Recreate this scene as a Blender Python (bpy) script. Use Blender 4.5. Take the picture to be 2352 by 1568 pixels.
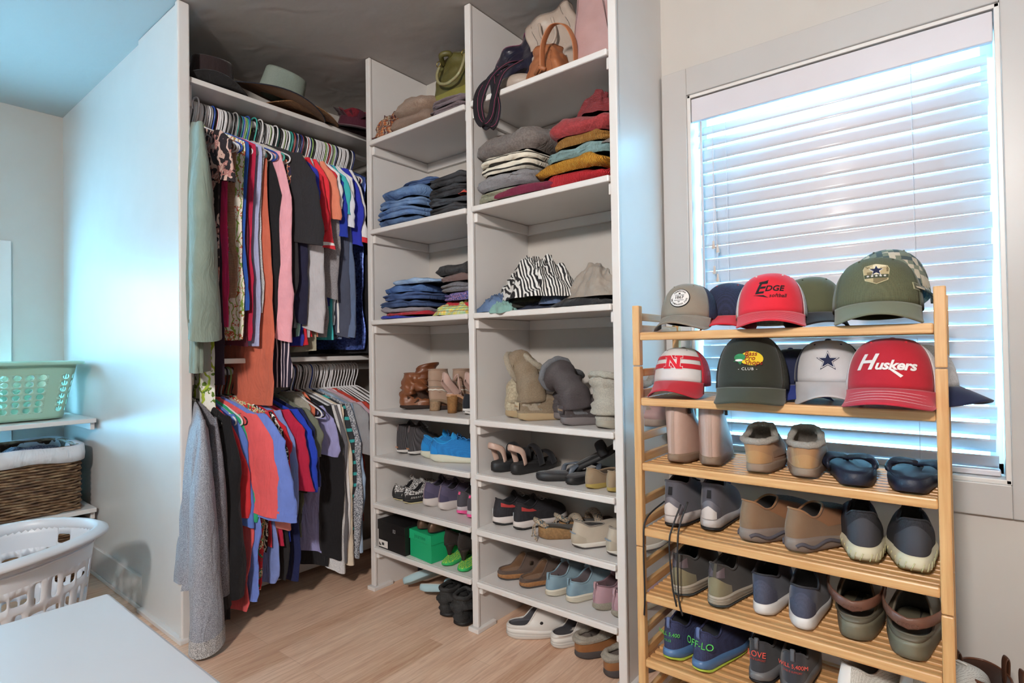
import bpy, bmesh, math, random
from math import sin, cos, pi, radians, sqrt, exp, atan2
from mathutils import Vector, Matrix, noise
for o in list(bpy.data.objects): bpy.data.objects.remove(o)
C = bpy.context.scene.collection
SC = bpy.context.scene
# ------------------------------------------------------------ camera
def camera():
    yaw, pit, rol = radians(38.5911), radians(.79446), radians(-.86994)
    f = Vector((-sin(yaw)*cos(pit), cos(yaw)*cos(pit), sin(pit)))
    r = Vector((cos(yaw), sin(yaw), 0)); u = r.cross(f)
    r2 = r*cos(rol)+u*sin(rol); u2 = -r*sin(rol)+u*cos(rol)
    cd = bpy.data.cameras.new('camera'); cd.sensor_width = 36; cd.lens = 1282.37/2352*36; cd.clip_start = .02
    co = bpy.data.objects.new('camera', cd); C.objects.link(co)
    m = Matrix((r2, u2, -f)).transposed().to_4x4(); m.translation = (0, 0, 1.125)
    co.matrix_world = m; SC.camera = co
camera()
# ------------------------------------------------------------ light
w = bpy.data.worlds.new('daylight'); SC.world = w; w.use_nodes = True
wb = w.node_tree.nodes['Background']; wb.inputs[0].default_value = (.24, .68, 1.0, 1); wb.inputs[1].default_value = 60
def area(name, loc, rot, sx, sy, power, col, portal=False, shape='RECTANGLE'):
    l = bpy.data.lights.new(name, 'AREA'); l.shape = shape; l.size = sx; l.size_y = sy; l.energy = power; l.color = col
    if portal: l.cycles.is_portal = True
    o = bpy.data.objects.new(name, l); C.objects.link(o); o.location = loc; o.rotation_euler = rot
    return o
area('daylight_portal_right', (-.33, 2.16, 1.4), (radians(-90), 0, 0), 1.0, 1.4, 1, (1, 1, 1), True)
area('daylight_portal_left', (-4.2, -.1, 1.35), (0, radians(-90), 0), 1.0, 1.2, 1, (1, 1, 1), True)
area('ceiling_lamp_light', (-.1, -1.4, 2.34), (radians(70), 0, radians(9)), .30, .30, 92, (1, .94, .89), shape='DISK')
SC.view_settings.view_transform = 'Standard'; SC.view_settings.look = 'None'; SC.view_settings.gamma = 1
SC.view_settings.use_curve_mapping = False; SC.view_settings.exposure = 0.1
# ------------------------------------------------------------ materials
MC = {}
def lin(c):
    if isinstance(c, str):
        c = tuple(int(c[i:i+2], 16)/255 for i in (0, 2, 4))
    return tuple((x/12.92 if x <= .04045 else ((x+.055)/1.055)**2.4) for x in c[:3])+(1,)
class NT:
    def __init__(s, name):
        m = bpy.data.materials.new(name); m.use_nodes = True; s.m = m; s.t = m.node_tree; s.b = s.t.nodes['Principled BSDF']
        s.tc = None
    def n(s, typ, **k):
        x = s.t.nodes.new(typ)
        for a, b in k.items():
            if a.startswith('i_'):
                kk = a[2:].replace('_', ' '); kk = int(kk) if kk.isdigit() else kk
                x.inputs[kk].default_value = b
            else: setattr(x, a, b)
        return x
    def l(s, a, b): s.t.links.new(a, b)
    def coord(s, scale=(1, 1, 1), rot=(0, 0, 0)):
        if not s.tc: s.tc = s.n('ShaderNodeTexCoord')
        mp = s.n('ShaderNodeMapping'); mp.inputs['Scale'].default_value = scale; mp.inputs['Rotation'].default_value = rot
        s.l(s.tc.outputs['Object'], mp.inputs[0]); return mp.outputs[0]
    def noise(s, scale, detail=3, co=None, rough=.55, dist=0):
        x = s.n('ShaderNodeTexNoise', i_Scale=scale, i_Detail=detail, i_Roughness=rough, i_Distortion=dist)
        s.l(co or s.coord(), x.inputs['Vector']); return x
    def ramp(s, fac, stops, interp='LINEAR'):
        r = s.n('ShaderNodeValToRGB'); r.color_ramp.interpolation = interp; e = r.color_ramp.elements
        while len(e) < len(stops): e.new(.5)
        for i, (p, c) in enumerate(stops): e[i].position = p; e[i].color = lin(c)
        s.l(fac, r.inputs[0]); return r.outputs[0]
    def mix(s, fac, a, b, mode='MIX'):
        x = s.n('ShaderNodeMix', data_type='RGBA', blend_type=mode)
        for v, i in ((fac, 0), (a, 6), (b, 7)):
            if isinstance(v, (int, float)): x.inputs[i].default_value = v
            elif isinstance(v, (tuple, str)): x.inputs[i].default_value = lin(v) if isinstance(v, str) else v
            else: s.l(v, x.inputs[i])
        return x.outputs[2]
    def bump(s, h, st, dist=.002):
        x = s.n('ShaderNodeBump', i_Strength=st, i_Distance=dist); s.l(h, x.inputs['Height']); s.l(x.outputs[0], s.b.inputs['Normal']); return x
def M(name, col, kind='plain', col2=None, sc=1.0, rough=.85, metal=0, bump=.5, col3=None, dirn=0):
    """one procedural material per look"""
    key = (name, col, kind, col2, sc, col3, dirn)
    if key in MC: return MC[key]
    N = NT(name); b = N.b; b.inputs['Roughness'].default_value = rough; b.inputs['Metallic'].default_value = metal
    base = lin(col); nz = N.noise(14, 4)
    dark = tuple(x*.78 for x in base[:3])+(1,); lite = tuple(min(1, x*1.12) for x in base[:3])+(1,)
    colo = N.mix(nz.outputs[0], dark, lite)
    h = None
    if kind == 'plain': h = N.noise(900, 2).outputs[0]; N.bump(h, bump*.5, .001)
    elif kind == 'smooth':
        h = N.noise(60, 2).outputs[0]; N.bump(h, .05, .001); colo = N.mix(N.noise(8, 2).outputs[0], tuple(x*.93 for x in base[:3])+(1,), base)
    elif kind == 'knit':
        wv = N.n('ShaderNodeTexWave', wave_type='BANDS', bands_direction='DIAGONAL', i_Scale=95*sc, i_Distortion=2.5); N.l(N.coord(), wv.inputs[0])
        wv2 = N.n('ShaderNodeTexVoronoi', i_Scale=170*sc); N.l(N.coord(), wv2.inputs[0])
        colo = N.mix(wv2.outputs[0], colo, tuple(x*.55 for x in base[:3])+(1,)); N.bump(wv2.outputs[0], -.9, .006)
    elif kind == 'rib':
        wv = N.n('ShaderNodeTexWave', wave_type='BANDS', bands_direction='XYZ'[dirn], i_Scale=38*sc, i_Distortion=.6, i_Detail=1); N.l(N.coord(), wv.inputs[0])
        colo = N.mix(wv.outputs[1], tuple(x*.6 for x in base[:3])+(1,), colo); N.bump(wv.outputs[1], .8, .004)
    elif kind in ('fleece', 'fur'):
        h = N.noise(220*sc, 5, rough=.8); colo = N.mix(N.ramp(h.outputs[0], [(.35, '000000'), (.65, 'ffffff')]), tuple(x*.74 for x in base[:3])+(1,), lite); N.bump(h.outputs[0], 1, .01)
    elif kind == 'denim':
        h = N.noise(1, 2, N.coord((1500, 1500, 400))); f = N.noise(7*sc, 3)
        colo = N.mix(N.ramp(f.outputs[0], [(.38, '000000'), (.68, 'ffffff')]), base, lin(col2 or 'a8bcd4')); colo = N.mix(N.ramp(h.outputs[0], [(.4, '000000'), (.6, '606060')]), colo, lite); N.bump(h.outputs[0], .5, .001)
    elif kind == 'heather':
        h = N.noise(1, 3, N.coord((500*sc, 500*sc, 900*sc))); colo = N.mix(N.ramp(h.outputs[0], [(.42, '000000'), (.58, 'ffffff')]), base, lin(col2 or 'e0e0e0')); N.bump(h.outputs[0], .6, .002)
    elif kind == 'stripe':
        wv = N.n('ShaderNodeTexWave', wave_type='BANDS', bands_direction='XYZ'[dirn], i_Scale=sc, i_Distortion=.8, i_Detail=0); N.l(N.coord(), wv.inputs[0])
        colo = N.mix(N.ramp(wv.outputs[1], [(0, '000000'), (.5 if not col3 else .82, 'ffffff')], 'CONSTANT'), colo, lin(col2))
    elif kind == 'plaid':
        colo = base
        for d, sc2, c in ((0, 5, col2), (2, 5, col3), (0, 11, 'd9c9a8'), (1, 8, col2), (2, 13, '1f1a2a')):
            wv = N.n('ShaderNodeTexWave', wave_type='BANDS', bands_direction='XYZ'[d], i_Scale=sc2*sc, i_Distortion=.4); N.l(N.coord(), wv.inputs[0])
            colo = N.mix(N.ramp(wv.outputs[1], [(0, '000000'), (.72, 'b0b0b0')], 'CONSTANT'), colo, lin(c))
    elif kind in ('floral', 'print'):
        v = N.n('ShaderNodeTexVoronoi', i_Scale=22*sc, feature='F1'); dn = N.noise(40*sc, 3); mx = N.mix(.22, N.coord(), dn.outputs[1]); N.l(mx, v.inputs[0])
        m1 = N.ramp(v.outputs[0], [(0, 'ffffff'), (.34, '000000')], 'CONSTANT'); m2 = N.ramp(v.outputs[0], [(0, 'ffffff'), (.17, '000000')], 'CONSTANT')
        v2 = N.n('ShaderNodeTexWave', i_Scale=14*sc, i_Distortion=14, i_Detail=3); N.l(N.coord(), v2.inputs[0])
        colo = N.mix(N.ramp(v2.outputs[1], [(0, '000000'), (.86, 'ffffff')], 'CONSTANT'), colo, lin(col3 or col2))
        colo = N.mix(m1, colo, lin(col2)); colo = N.mix(m2, colo, lin(col3 or 'f0e0d0'))
    elif kind == 'camo':
        v = N.n('ShaderNodeTexVoronoi', i_Scale=90*sc, distance='CHEBYCHEV'); v.inputs['Randomness'].default_value = .15; nn = N.noise(28*sc, 2)
        dn = N.n('ShaderNodeTexNoise', i_Scale=30*sc, i_Detail=1); N.l(N.coord(), v.inputs[0]); N.l(v.outputs['Position'], dn.inputs['Vector'])
        colo = N.ramp(dn.outputs[0], [(0, col), (.42, col2), (.52, col3), (.6, col)], 'CONSTANT')
    elif kind == 'leather':
        v = N.n('ShaderNodeTexVoronoi', i_Scale=260*sc); N.l(N.coord(), v.inputs[0]); N.bump(v.outputs[0], .25, .001)
        b.inputs['Roughness'].default_value = rough if rough != .85 else .42
    elif kind == 'mesh':
        v = N.n('ShaderNodeTexVoronoi', i_Scale=330*sc); v.inputs['Randomness'].default_value = .25; N.l(N.coord(), v.inputs[0])
        colo = N.mix(N.ramp(v.outputs[0], [(.2, '000000'), (.5, 'ffffff')]), lin(col2 or '0a0a0c'), colo); N.bump(v.outputs[0], .5, .002)
    elif kind == 'sequin':
        v = N.n('ShaderNodeTexVoronoi', i_Scale=130); N.l(N.coord(), v.inputs[0]); colo = N.mix(v.outputs[1], base, lin(col2), 'MIX'); b.inputs['Metallic'].default_value = .5; b.inputs['Roughness'].default_value = .3
    elif kind == 'cork':
        h = N.noise(120, 3); colo = N.mix(N.ramp(h.outputs[0], [(.4, '000000'), (.55, 'ffffff')]), base, dark); N.bump(h.outputs[0], .4, .002)
    elif kind == 'wood':
        g = N.noise(3, 4, N.coord((2 if dirn == 0 else 40, 2 if dirn == 1 else 40, 2 if dirn == 2 else 40))); colo = N.mix(N.ramp(g.outputs[0], [(.3, '000000'), (.7, 'ffffff')]), lin(col2), base)
        N.bump(g.outputs[0], .1, .001); b.inputs['Roughness'].default_value = rough if rough != .85 else .38
    elif kind == 'dirty':
        f = N.noise(25, 4); z = N.n('ShaderNodeSeparateXYZ'); N.l(N.coord(), z.inputs[0])
        f2 = N.n('ShaderNodeMath', operation='MULTIPLY_ADD'); N.l(z.outputs[2], f2.inputs[0]); f2.inputs[1].default_value = -22; N.l(f.outputs[0], f2.inputs[2])
        colo = N.mix(N.ramp(f2.outputs[0], [(.0, '000000'), (.5, 'ffffff')]), base, lin(col2)); N.bump(f.outputs[0], .5, .004)
    N.l(colo, b.inputs['Base Color']) if not isinstance(colo, tuple) else None
    if name.startswith('cloth_') or (kind in ('plain', 'heather', 'stripe', 'floral', 'print', 'denim', 'rib', 'knit') and not name.startswith(('shoe_', 'cap_', 'bag_'))):
        cz = N.noise(1, 3, N.coord((22, 22, 7)), dist=.8); old = b.inputs['Normal'].links; b2 = N.n('ShaderNodeBump', i_Strength=.75, i_Distance=.014); N.l(cz.outputs[0], b2.inputs['Height'])
        if old: N.l(old[0].from_socket, b2.inputs['Normal'])
        N.l(b2.outputs[0], b.inputs['Normal'])
    if kind in ('fleece', 'fur', 'knit', 'plain', 'heather'):
        b.inputs['Sheen Weight'].default_value = .15; b.inputs['Specular IOR Level'].default_value = .25
    MC[key] = N.m; return N.m
WHITE = M('white_paint', 'd9d5d2', 'smooth', rough=.34)
WALLP = M('wall_paint', 'bfb9b2', 'smooth', rough=.6)
BAMB = {d: M('bamboo', 'cfa270', 'wood', 'b98752', dirn=d) for d in (0, 1, 2)}
# ------------------------------------------------------------ geometry helpers
def obj(name, vf, mat, parent=None, smooth=True, bevel=0, subsurf=0, solid=0):
    v, f = vf[0], vf[1]
    me = bpy.data.meshes.new(name); me.from_pydata([tuple(p) for p in v], [], f); me.materials.append(mat)
    if smooth: me.polygons.foreach_set('use_smooth', [True]*len(me.polygons))
    bm = bmesh.new(); bm.from_mesh(me); bmesh.ops.recalc_face_normals(bm, faces=bm.faces); bm.to_mesh(me); bm.free()
    o = bpy.data.objects.new(name, me); C.objects.link(o)
    if parent: o.parent = parent
    if solid: m = o.modifiers.new('s', 'SOLIDIFY'); m.thickness = solid; m.offset = 0
    if bevel:
        m = o.modifiers.new('b', 'BEVEL'); m.width = bevel; m.segments = 2; m.limit_method = 'ANGLE'; m.angle_limit = radians(50)
    if subsurf: m = o.modifiers.new('u', 'SUBSURF'); m.levels = m.render_levels = subsurf
    return o
def tag(o, label, cat, group=None, kind=None):
    if label: o['label'] = label
    if cat: o['category'] = cat
    if group: o['group'] = group
    if kind: o['kind'] = kind
    return o
def thing(name, label, cat, loc=(0, 0, 0), rz=0, group=None, rot=None):
    o = bpy.data.objects.new(name, None); C.objects.link(o); o.empty_display_size = .05; o.location = loc
    o.rotation_euler = rot or (0, 0, rz); return tag(o, label, cat, group)
def struct(name, vf, mat, **k):
    o = obj(name, vf, mat, smooth=k.pop('smooth', False), **k)
    if not o.parent: o['kind'] = 'structure'
    return o
def dup(root, loc, rz=None, label=None, group=None, rot=None, scale=None):
    r = root.copy(); C.objects.link(r); r.location = loc
    if rz is not None: r.rotation_euler = (0, 0, rz)
    if rot: r.rotation_euler = rot
    if scale: r.scale = scale
    if label: r['label'] = label
    if group: r['group'] = group
    for ch in list(root.children):
        c = ch.copy(); C.objects.link(c); c.parent = r
        for g in ch.children:
            d = g.copy(); C.objects.link(d); d.parent = c
    return r
def box(x0, x1, y0, y1, z0, z1):
    v = [(x, y, z) for x in (x0, x1) for y in (y0, y1) for z in (z0, z1)]
    return v, [(0, 1, 3, 2), (4, 6, 7, 5), (0, 4, 5, 1), (2, 3, 7, 6), (0, 2, 6, 4), (1, 5, 7, 3)]
def join(*a):
    V, Fc = [], []
    for v, f in a:
        n = len(V); V += list(v); Fc += [tuple(i+n for i in q) for q in f]
    return V, Fc
def xf(vf, m):
    return [m @ Vector(p) for p in vf[0]], vf[1]
def mv(vf, dx=0, dy=0, dz=0): return [(p[0]+dx, p[1]+dy, p[2]+dz) for p in vf[0]], vf[1]
def grid(nu, nv, fn, cu=False, cv=False, cap0=False, cap1=False):
    """fn(u,v) with u,v in 0..1; cu closes the u direction"""
    V = []; mu = nu if cu else nu+1; mvv = nv if cv else nv+1
    for j in range(mvv):
        for i in range(mu): V.append(tuple(fn(i/nu, j/nv)))
    Fc = []
    for j in range(nv):
        for i in range(nu):
            a = j*mu+i; b = j*mu+(i+1) % mu; j2 = (j+1) % mvv
            Fc.append((a, b, j2*mu+(i+1) % mu, j2*mu+i))
    if cap0: Fc.append(tuple(range(mu))[::-1])
    if cap1: Fc.append(tuple((mvv-1)*mu+i for i in range(mu)))
    return V, Fc
def lathe(prof, n=32, cx=0, cy=0, sx=1, sy=1):
    return grid(n, len(prof)-1, lambda u, v: (cx+sx*prof[round(v*(len(prof)-1))][0]*cos(u*2*pi), cy+sy*prof[round(v*(len(prof)-1))][0]*sin(u*2*pi), prof[round(v*(len(prof)-1))][1]), cu=True)
def cat(pts, n=6, closed=False):
    """Catmull-Rom through points"""
    P = [Vector(p) for p in pts]; out = []; m = len(P)
    rng = range(m) if closed else range(m-1)
    for i in rng:
        p0 = P[(i-1) % m] if closed or i > 0 else P[0]; p1 = P[i]; p2 = P[(i+1) % m]; p3 = P[(i+2) % m] if closed or i+2 < m else P[-1]
        for k in range(n):
            t = k/n; out.append(.5*((2*p1)+(p2-p0)*t+(2*p0-5*p1+4*p2-p3)*t*t+(3*p1-p0-3*p2+p3)*t**3))
    if not closed: out.append(P[-1])
    return out
def tube(pts, r, n=8, closed=False, flat=1.0, up=None, taper=None):
    P = [Vector(p) for p in pts]; m = len(P); V = []; N_ = None
    for i in range(m):
        a = P[(i-1) % m] if (closed or i > 0) else P[0]; b = P[(i+1) % m] if (closed or i < m-1) else P[-1]
        t = (b-a).normalized() if (b-a).length > 1e-9 else Vector((0, 0, 1))
        if up is not None: N_ = Vector(up)-t*t.dot(Vector(up))
        elif N_ is None: N_ = t.orthogonal()
        else: N_ = N_-t*t.dot(N_)
        if N_.length < 1e-6: N_ = t.orthogonal()
        N_.normalize(); Bn = t.cross(N_)
        rr = r*(taper(i/(m-1)) if taper else 1)
        for k in range(n):
            a_ = 2*pi*k/n; V.append(P[i]+N_*cos(a_)*rr*flat+Bn*sin(a_)*rr)
    Fc = []
    for i in range(m if closed else m-1):
        for k in range(n):
            Fc.append((i*n+k, i*n+(k+1) % n, ((i+1) % m)*n+(k+1) % n, ((i+1) % m)*n+k))
    if not closed: Fc += [tuple(range(n))[::-1], tuple((m-1)*n+k for k in range(n))]
    return V, Fc
def ell(cx, cy, cz, rx, ry, rz_, n=16, m=10):
    return grid(n, m, lambda u, v: (cx+rx*cos(u*2*pi)*sin(v*pi), cy+ry*sin(u*2*pi)*sin(v*pi), cz+rz_*cos(v*pi)), cu=True)
def nz(x, y, z=0, s=1): return noise.noise(Vector((x*s, y*s, z*s)))
def text(s, size, shear=0, ext=.0006, off=0, space=1, align='CENTER'):
    c = bpy.data.curves.new('t', 'FONT'); c.body = s; c.size = size; c.align_x = align; c.align_y = 'CENTER'; c.extrude = ext; c.offset = off
    c.shear = shear; c.space_character = space; c.resolution_u = 3
    o = bpy.data.objects.new('t', c); C.objects.link(o); dg = bpy.context.evaluated_depsgraph_get()
    me = o.evaluated_get(dg).to_mesh(); v = [tuple(p.co) for p in me.vertices]; f = [tuple(p.vertices) for p in me.polygons]
    o.evaluated_get(dg).to_mesh_clear(); bpy.data.objects.remove(o); bpy.data.curves.remove(c); return v, f
def poly(pts, ext=.0006):
    n = len(pts); v = [(p[0], p[1], -ext) for p in pts]+[(p[0], p[1], ext) for p in pts]
    c = len(v); cx = sum(p[0] for p in pts)/n; cy = sum(p[1] for p in pts)/n; v += [(cx, cy, -ext), (cx, cy, ext)]
    f = [(i, (i+1) % n, n+(i+1) % n, n+i) for i in range(n)]+[((i+1) % n, i, c) for i in range(n)]+[(n+i, n+(i+1) % n, c+1) for i in range(n)]
    return v, f
def star(r, n=5, inner=.42, cx=0, cy=0): return poly([(cx+(r if k % 2 == 0 else r*inner)*sin(pi*k/n), cy+(r if k % 2 == 0 else r*inner)*cos(pi*k/n)) for k in range(2*n)])
def disc(rx, ry, cx=0, cy=0, n=32, ext=.0006): return poly([(cx+rx*cos(2*pi*k/n), cy+ry*sin(2*pi*k/n)) for k in range(n)], ext)
# ------------------------------------------------------------ room shell
XB, XA, YW, HC = -2.86, -4.1, 2.03, 2.53       # closet back wall, alcove wall, window wall, ceiling
def floor_mat():
    N = NT('hickory_floor'); co = N.coord((1, 1, 1), (0, 0, radians(90)))
    br = N.n('ShaderNodeTexBrick', i_Scale=1.0); N.l(co, br.inputs[0]); br.offset = .37; br.offset_frequency = 3
    for k, v in (('Mortar Size', .0012), ('Brick Width', 1.1), ('Row Height', .078), ('Bias', 0), ('Mortar Smooth', .1)): br.inputs[k].default_value = v
    br.inputs['Color1'].default_value = (0, 0, 0, 1); br.inputs['Color2'].default_value = (1, 1, 1, 1); br.inputs['Mortar'].default_value = (.5, .5, .5, 1)
    base = N.ramp(br.outputs[0], [(0, 'bd8e70'), (.3, 'd9b196'), (.6, 'e0baa0'), (1, 'e8c6ac')])
    g = N.noise(5, 6, N.coord((16, 1.1, 1)), rough=.65, dist=.8); g2 = N.noise(9, 5, N.coord((60, 2.0, 1)))
    c = N.mix(N.ramp(g.outputs[0], [(.36, '8b5a44'), (.5, 'b98e70'), (.62, 'd9b593')]), base, base)
    c = N.mix(.45, base, N.ramp(g.outputs[0], [(.33, 'a87862'), (.47, 'cda488'), (.62, 'e8c8ab')]))
    c = N.mix(N.ramp(g2.outputs[0], [(.3, '000000'), (.75, '505050')]), c, lin('ac846c'))
    c = N.mix(N.ramp(br.outputs[1], [(0, '000000'), (1, '808080')]), c, lin('80604a'))
    N.l(c, N.b.inputs['Base Color']); N.b.inputs['Roughness'].default_value = .42; N.bump(g2.outputs[0], .08, .001); return N.m
struct('floor', box(XA-.1, 1.3, -1.7, YW+.1, -.1, 0), floor_mat())
def ceil_mat():
    N = NT('textured_ceiling'); a = N.noise(5, 6, rough=.6, dist=2.5); N.b.inputs['Roughness'].default_value = .8
    wv = N.n('ShaderNodeTexWave', wave_type='RINGS', i_Scale=3.0, i_Distortion=16, i_Detail=4); wv.inputs['Detail Scale'].default_value = 1.2; N.l(N.coord(), wv.inputs[0])
    N.b.inputs['Base Color'].default_value = lin('b3afac'); h = N.mix(.5, a.outputs[0], wv.outputs[1]); N.bump(h, .12, .012); return N.m
struct('ceiling', box(XA-.1, 1.3, -1.7, YW+.1, HC, HC+.1), ceil_mat())
WX0, WX1, WZ0, WZ1 = -.765, .107, .738, 2.052    # right window opening
LY0, LY1, LZ0, LZ1 = -.6, .6, .6, 1.68           # left window opening
def wall_y(x0, x1, y0, y1, ox0, ox1, oz0, oz1):
    return join(box(x0, ox0, y0, y1, 0, HC), box(ox1, x1, y0, y1, 0, HC), box(ox0, ox1, y0, y1, 0, oz0), box(ox0, ox1, y0, y1, oz1, HC))
struct('wall_back', wall_y(XB-.15, 1.3, YW, YW+.12, WX0, WX1, WZ0, WZ1), WALLP)
struct('wall_right', box(1.2, 1.3, -1.7, YW, 0, HC), WALLP)
struct('wall_front', box(XA-.1, 1.2, -1.7, -1.6, 0, HC), WALLP)
struct('wall_left', join(box(XA-.1, XA, -1.6, LY0, 0, HC), box(XA-.1, XA, LY1, .92, 0, HC), box(XA-.1, XA, LY0, LY1, 0, LZ0), box(XA-.1, XA, LY0, LY1, LZ1, HC)), WALLP)
struct('wall_closet', box(XB-.1, XB, 1.0, YW, 0, HC), WALLP)
struct('wall_partition', box(XA-.1, -2.83, .92, .99, 0, HC), WHITE)
t = thing('closet_end_panel', 'tall white end panel with rounded edge at the left of the hanging closet', 'panel', (0, 0, 0)); t['kind'] = 'structure'
struct('panel', box(-2.8295, -2.405, .905, .93, 0.0, HC-.004), WHITE, parent=t); struct('edge_moulding', box(-2.405, -2.375, .895, .94, 0.0, HC-.004), WHITE, bevel=.006, parent=t)
struct('foot_block', box(-2.83, -2.365, .885, .95, 0, .018), WHITE, bevel=.003, parent=t)
struct('baseboard_partition', join(box(XA, -2.83, .905, .92, 0, .14), box(XA, -2.83, .897, .905, 0, .018)), WHITE, bevel=.003)
struct('baseboard_left', join(box(XA, XA+.014, -1.6, .905, 0, .14)), WHITE, bevel=.003)
struct('baseboard_back', box(-.84, 1.2, YW-.014, YW, 0, .14), WHITE, bevel=.003)
struct('baseboard_closet', box(XB, XB+.014, 1.0, YW, 0, .12), WHITE, bevel=.003)
GLASS = NT('window_glass'); GLASS.b.inputs['Transmission Weight'].default_value = 1; GLASS.b.inputs['Roughness'].default_value = 0; GLASS.b.inputs['IOR'].default_value = 1.02; GLASS = GLASS.m
# left window: casing at the picture's left edge, daylight comes through it
t = thing('window_1', 'white casing edge of the daylight window at the far left', 'window', (0, 0, 0)); t['kind'] = 'structure'
CS = .085
struct('window_casing', join(box(XA, XA+.022, LY0-CS, LY0, LZ0-CS, LZ1+CS), box(XA, XA+.022, LY1, LY1+CS, LZ0-CS, LZ1+CS), box(XA, XA+.022, LY0, LY1, LZ1, LZ1+CS), box(XA, XA+.022, LY0, LY1, LZ0-CS, LZ0)), WHITE, parent=t, bevel=.003)
struct('window_sash', join(box(XA-.08, XA-.05, LY0, LY0+.04, LZ0, LZ1), box(XA-.08, XA-.05, LY1-.04, LY1, LZ0, LZ1), box(XA-.08, XA-.05, LY0, LY1, LZ0, LZ0+.04), box(XA-.08, XA-.05, LY0, LY1, LZ1-.04, LZ1), box(XA-.08, XA-.05, LY0, LY1, 1.12, 1.16)), WHITE, parent=t)
struct('pane', box(XA-.068, XA-.064, LY0, LY1, LZ0, LZ1), GLASS, parent=t)
# right window
t = thing('window_2', 'white cased window behind the bamboo rack', 'window', (0, 0, 0)); t['kind'] = 'structure'
x0, x1, z0, z1 = WX0, WX1, WZ0, WZ1
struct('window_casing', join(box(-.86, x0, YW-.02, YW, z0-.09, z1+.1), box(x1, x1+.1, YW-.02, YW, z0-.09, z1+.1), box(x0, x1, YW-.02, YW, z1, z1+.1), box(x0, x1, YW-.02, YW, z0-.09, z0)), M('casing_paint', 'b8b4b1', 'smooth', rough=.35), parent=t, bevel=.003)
struct('window_jamb', join(box(x0-.001, x0+.012, YW-.012, YW+.11, z0, z1), box(x1-.012, x1+.001, YW-.012, YW+.11, z0, z1), box(x0, x1, YW-.012, YW+.11, z1-.012, z1), box(x0, x1, YW-.012, YW+.11, z0-.001, z0+.012)), WHITE, parent=t, bevel=.002)
struct('window_sash', join(box(x0, x0+.04, YW+.08, YW+.11, z0, z1), box(x1-.04, x1, YW+.08, YW+.11, z0, z1), box(x0, x1, YW+.08, YW+.11, z0, z0+.04), box(x0, x1, YW+.08, YW+.11, z1-.04, z1)), WHITE, parent=t)
struct('pane', box(x0, x1, YW+.094, YW+.098, z0, z1), GLASS, parent=t)
# venetian blind
random.seed(4)
BL = M('blind_slat', 'd0ccd2', 'smooth', rough=.3)
t = thing('venetian_blind', 'white wooden venetian blind closed over the bright window', 'blind', (0, 0, 0))
obj('valance', box(x0+.014, x1-.014, YW-.008, YW+.012, 1.952, 2.036), BL, t, False, bevel=.003)
obj('head_rail', box(x0+.02, x1-.02, YW+.014, YW+.055, 1.99, 2.035), BL, t, False)
nsl = 26; pitch = (1.945-.765)/nsl
for k in range(nsl):
    zc = 1.935-pitch*k-.012; wd = .0219; a = radians(80+random.uniform(-6, 6))
    if k < 2: a = radians(58)
    if k > 21: a = radians(58)
    s = 1 if k > 9 else -1
    prof = lambda u: (u*wd*cos(a)*-s, u*wd*sin(a)+.0015*(1-u*u))
    xa, xb = x0+.028+random.uniform(-.003, .003), x1-.026+random.uniform(-.003, .003)
    vf = grid(1, 4, lambda u, v: (xa+(xb-xa)*u, YW+.038+prof(v*2-1)[0], zc+prof(v*2-1)[1]))
    obj('slat', vf, BL, t, True, solid=.0026)
obj('bottom_rail', box(x0+.02, x1-.02, YW+.02, YW+.058, .752, .768), BL, t, False, bevel=.003)
for xx in (x0+.13, x1-.2):
    obj('ladder_cord', join(tube([(xx, YW+.012, .76), (xx, YW+.012, 1.96)], .0009, 5), tube([(xx+.012, YW+.062, .76), (xx+.012, YW+.062, 1.96)], .0009, 5)), BL, t)
obj('tilt_wand', tube([(x0+.045, YW+.004, 1.95), (x0+.047, YW-.004, 1.9), (x0+.05, YW-.004, 1.2)], .0042, 8), BL, t)
for k, (dx, zb) in enumerate(((.085, 1.50), (.1, 1.485), (.087, 1.41), (.098, 1.38))):
    cd = obj('pull_cord', tube(cat([(x0+.086, YW+.006, 1.955), (x0+.088+.2*(dx-.09), YW-.003, 1.7), (x0+dx, YW-.006, zb)], 5), .0009, 5), BL, t)
    obj('tassel', mv(lathe([(.0, .03), (.004, .029), (.0035, .02), (.006, .008), (.0065, .002), (.004, 0), (0, 0)], 12), x0+dx, YW-.006, zb-.026), M('tassel', 'cdb9ad', 'smooth'), cd)
# ceiling lamp behind the camera; its tilted head is invented to aim the light
t = thing('ceiling_lamp', 'white ceiling lamp, tilted head added to aim its light', 'lamp', (-.1, -1.4, HC))
obj('lamp_base', lathe([(0, 0), (.07, 0), (.07, -.02), (.015, -.025), (.012, -.16), (0, -.16)], 32), M('lamp_metal', 'dddddd', 'smooth', rough=.4), t)
obj('lamp_shade', xf(lathe([(0, .07), (.08, .068), (.16, .05), (.17, .0), (.165, .0), (.15, .045), (0, .055)], 40), Matrix.Translation((0, -.02, -.18)) @ Matrix.Rotation(radians(16), 4, 'Z') @ Matrix.Rotation(radians(70), 4, 'X')), M('lamp_metal', 'dddddd', 'smooth', rough=.4), t)
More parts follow.
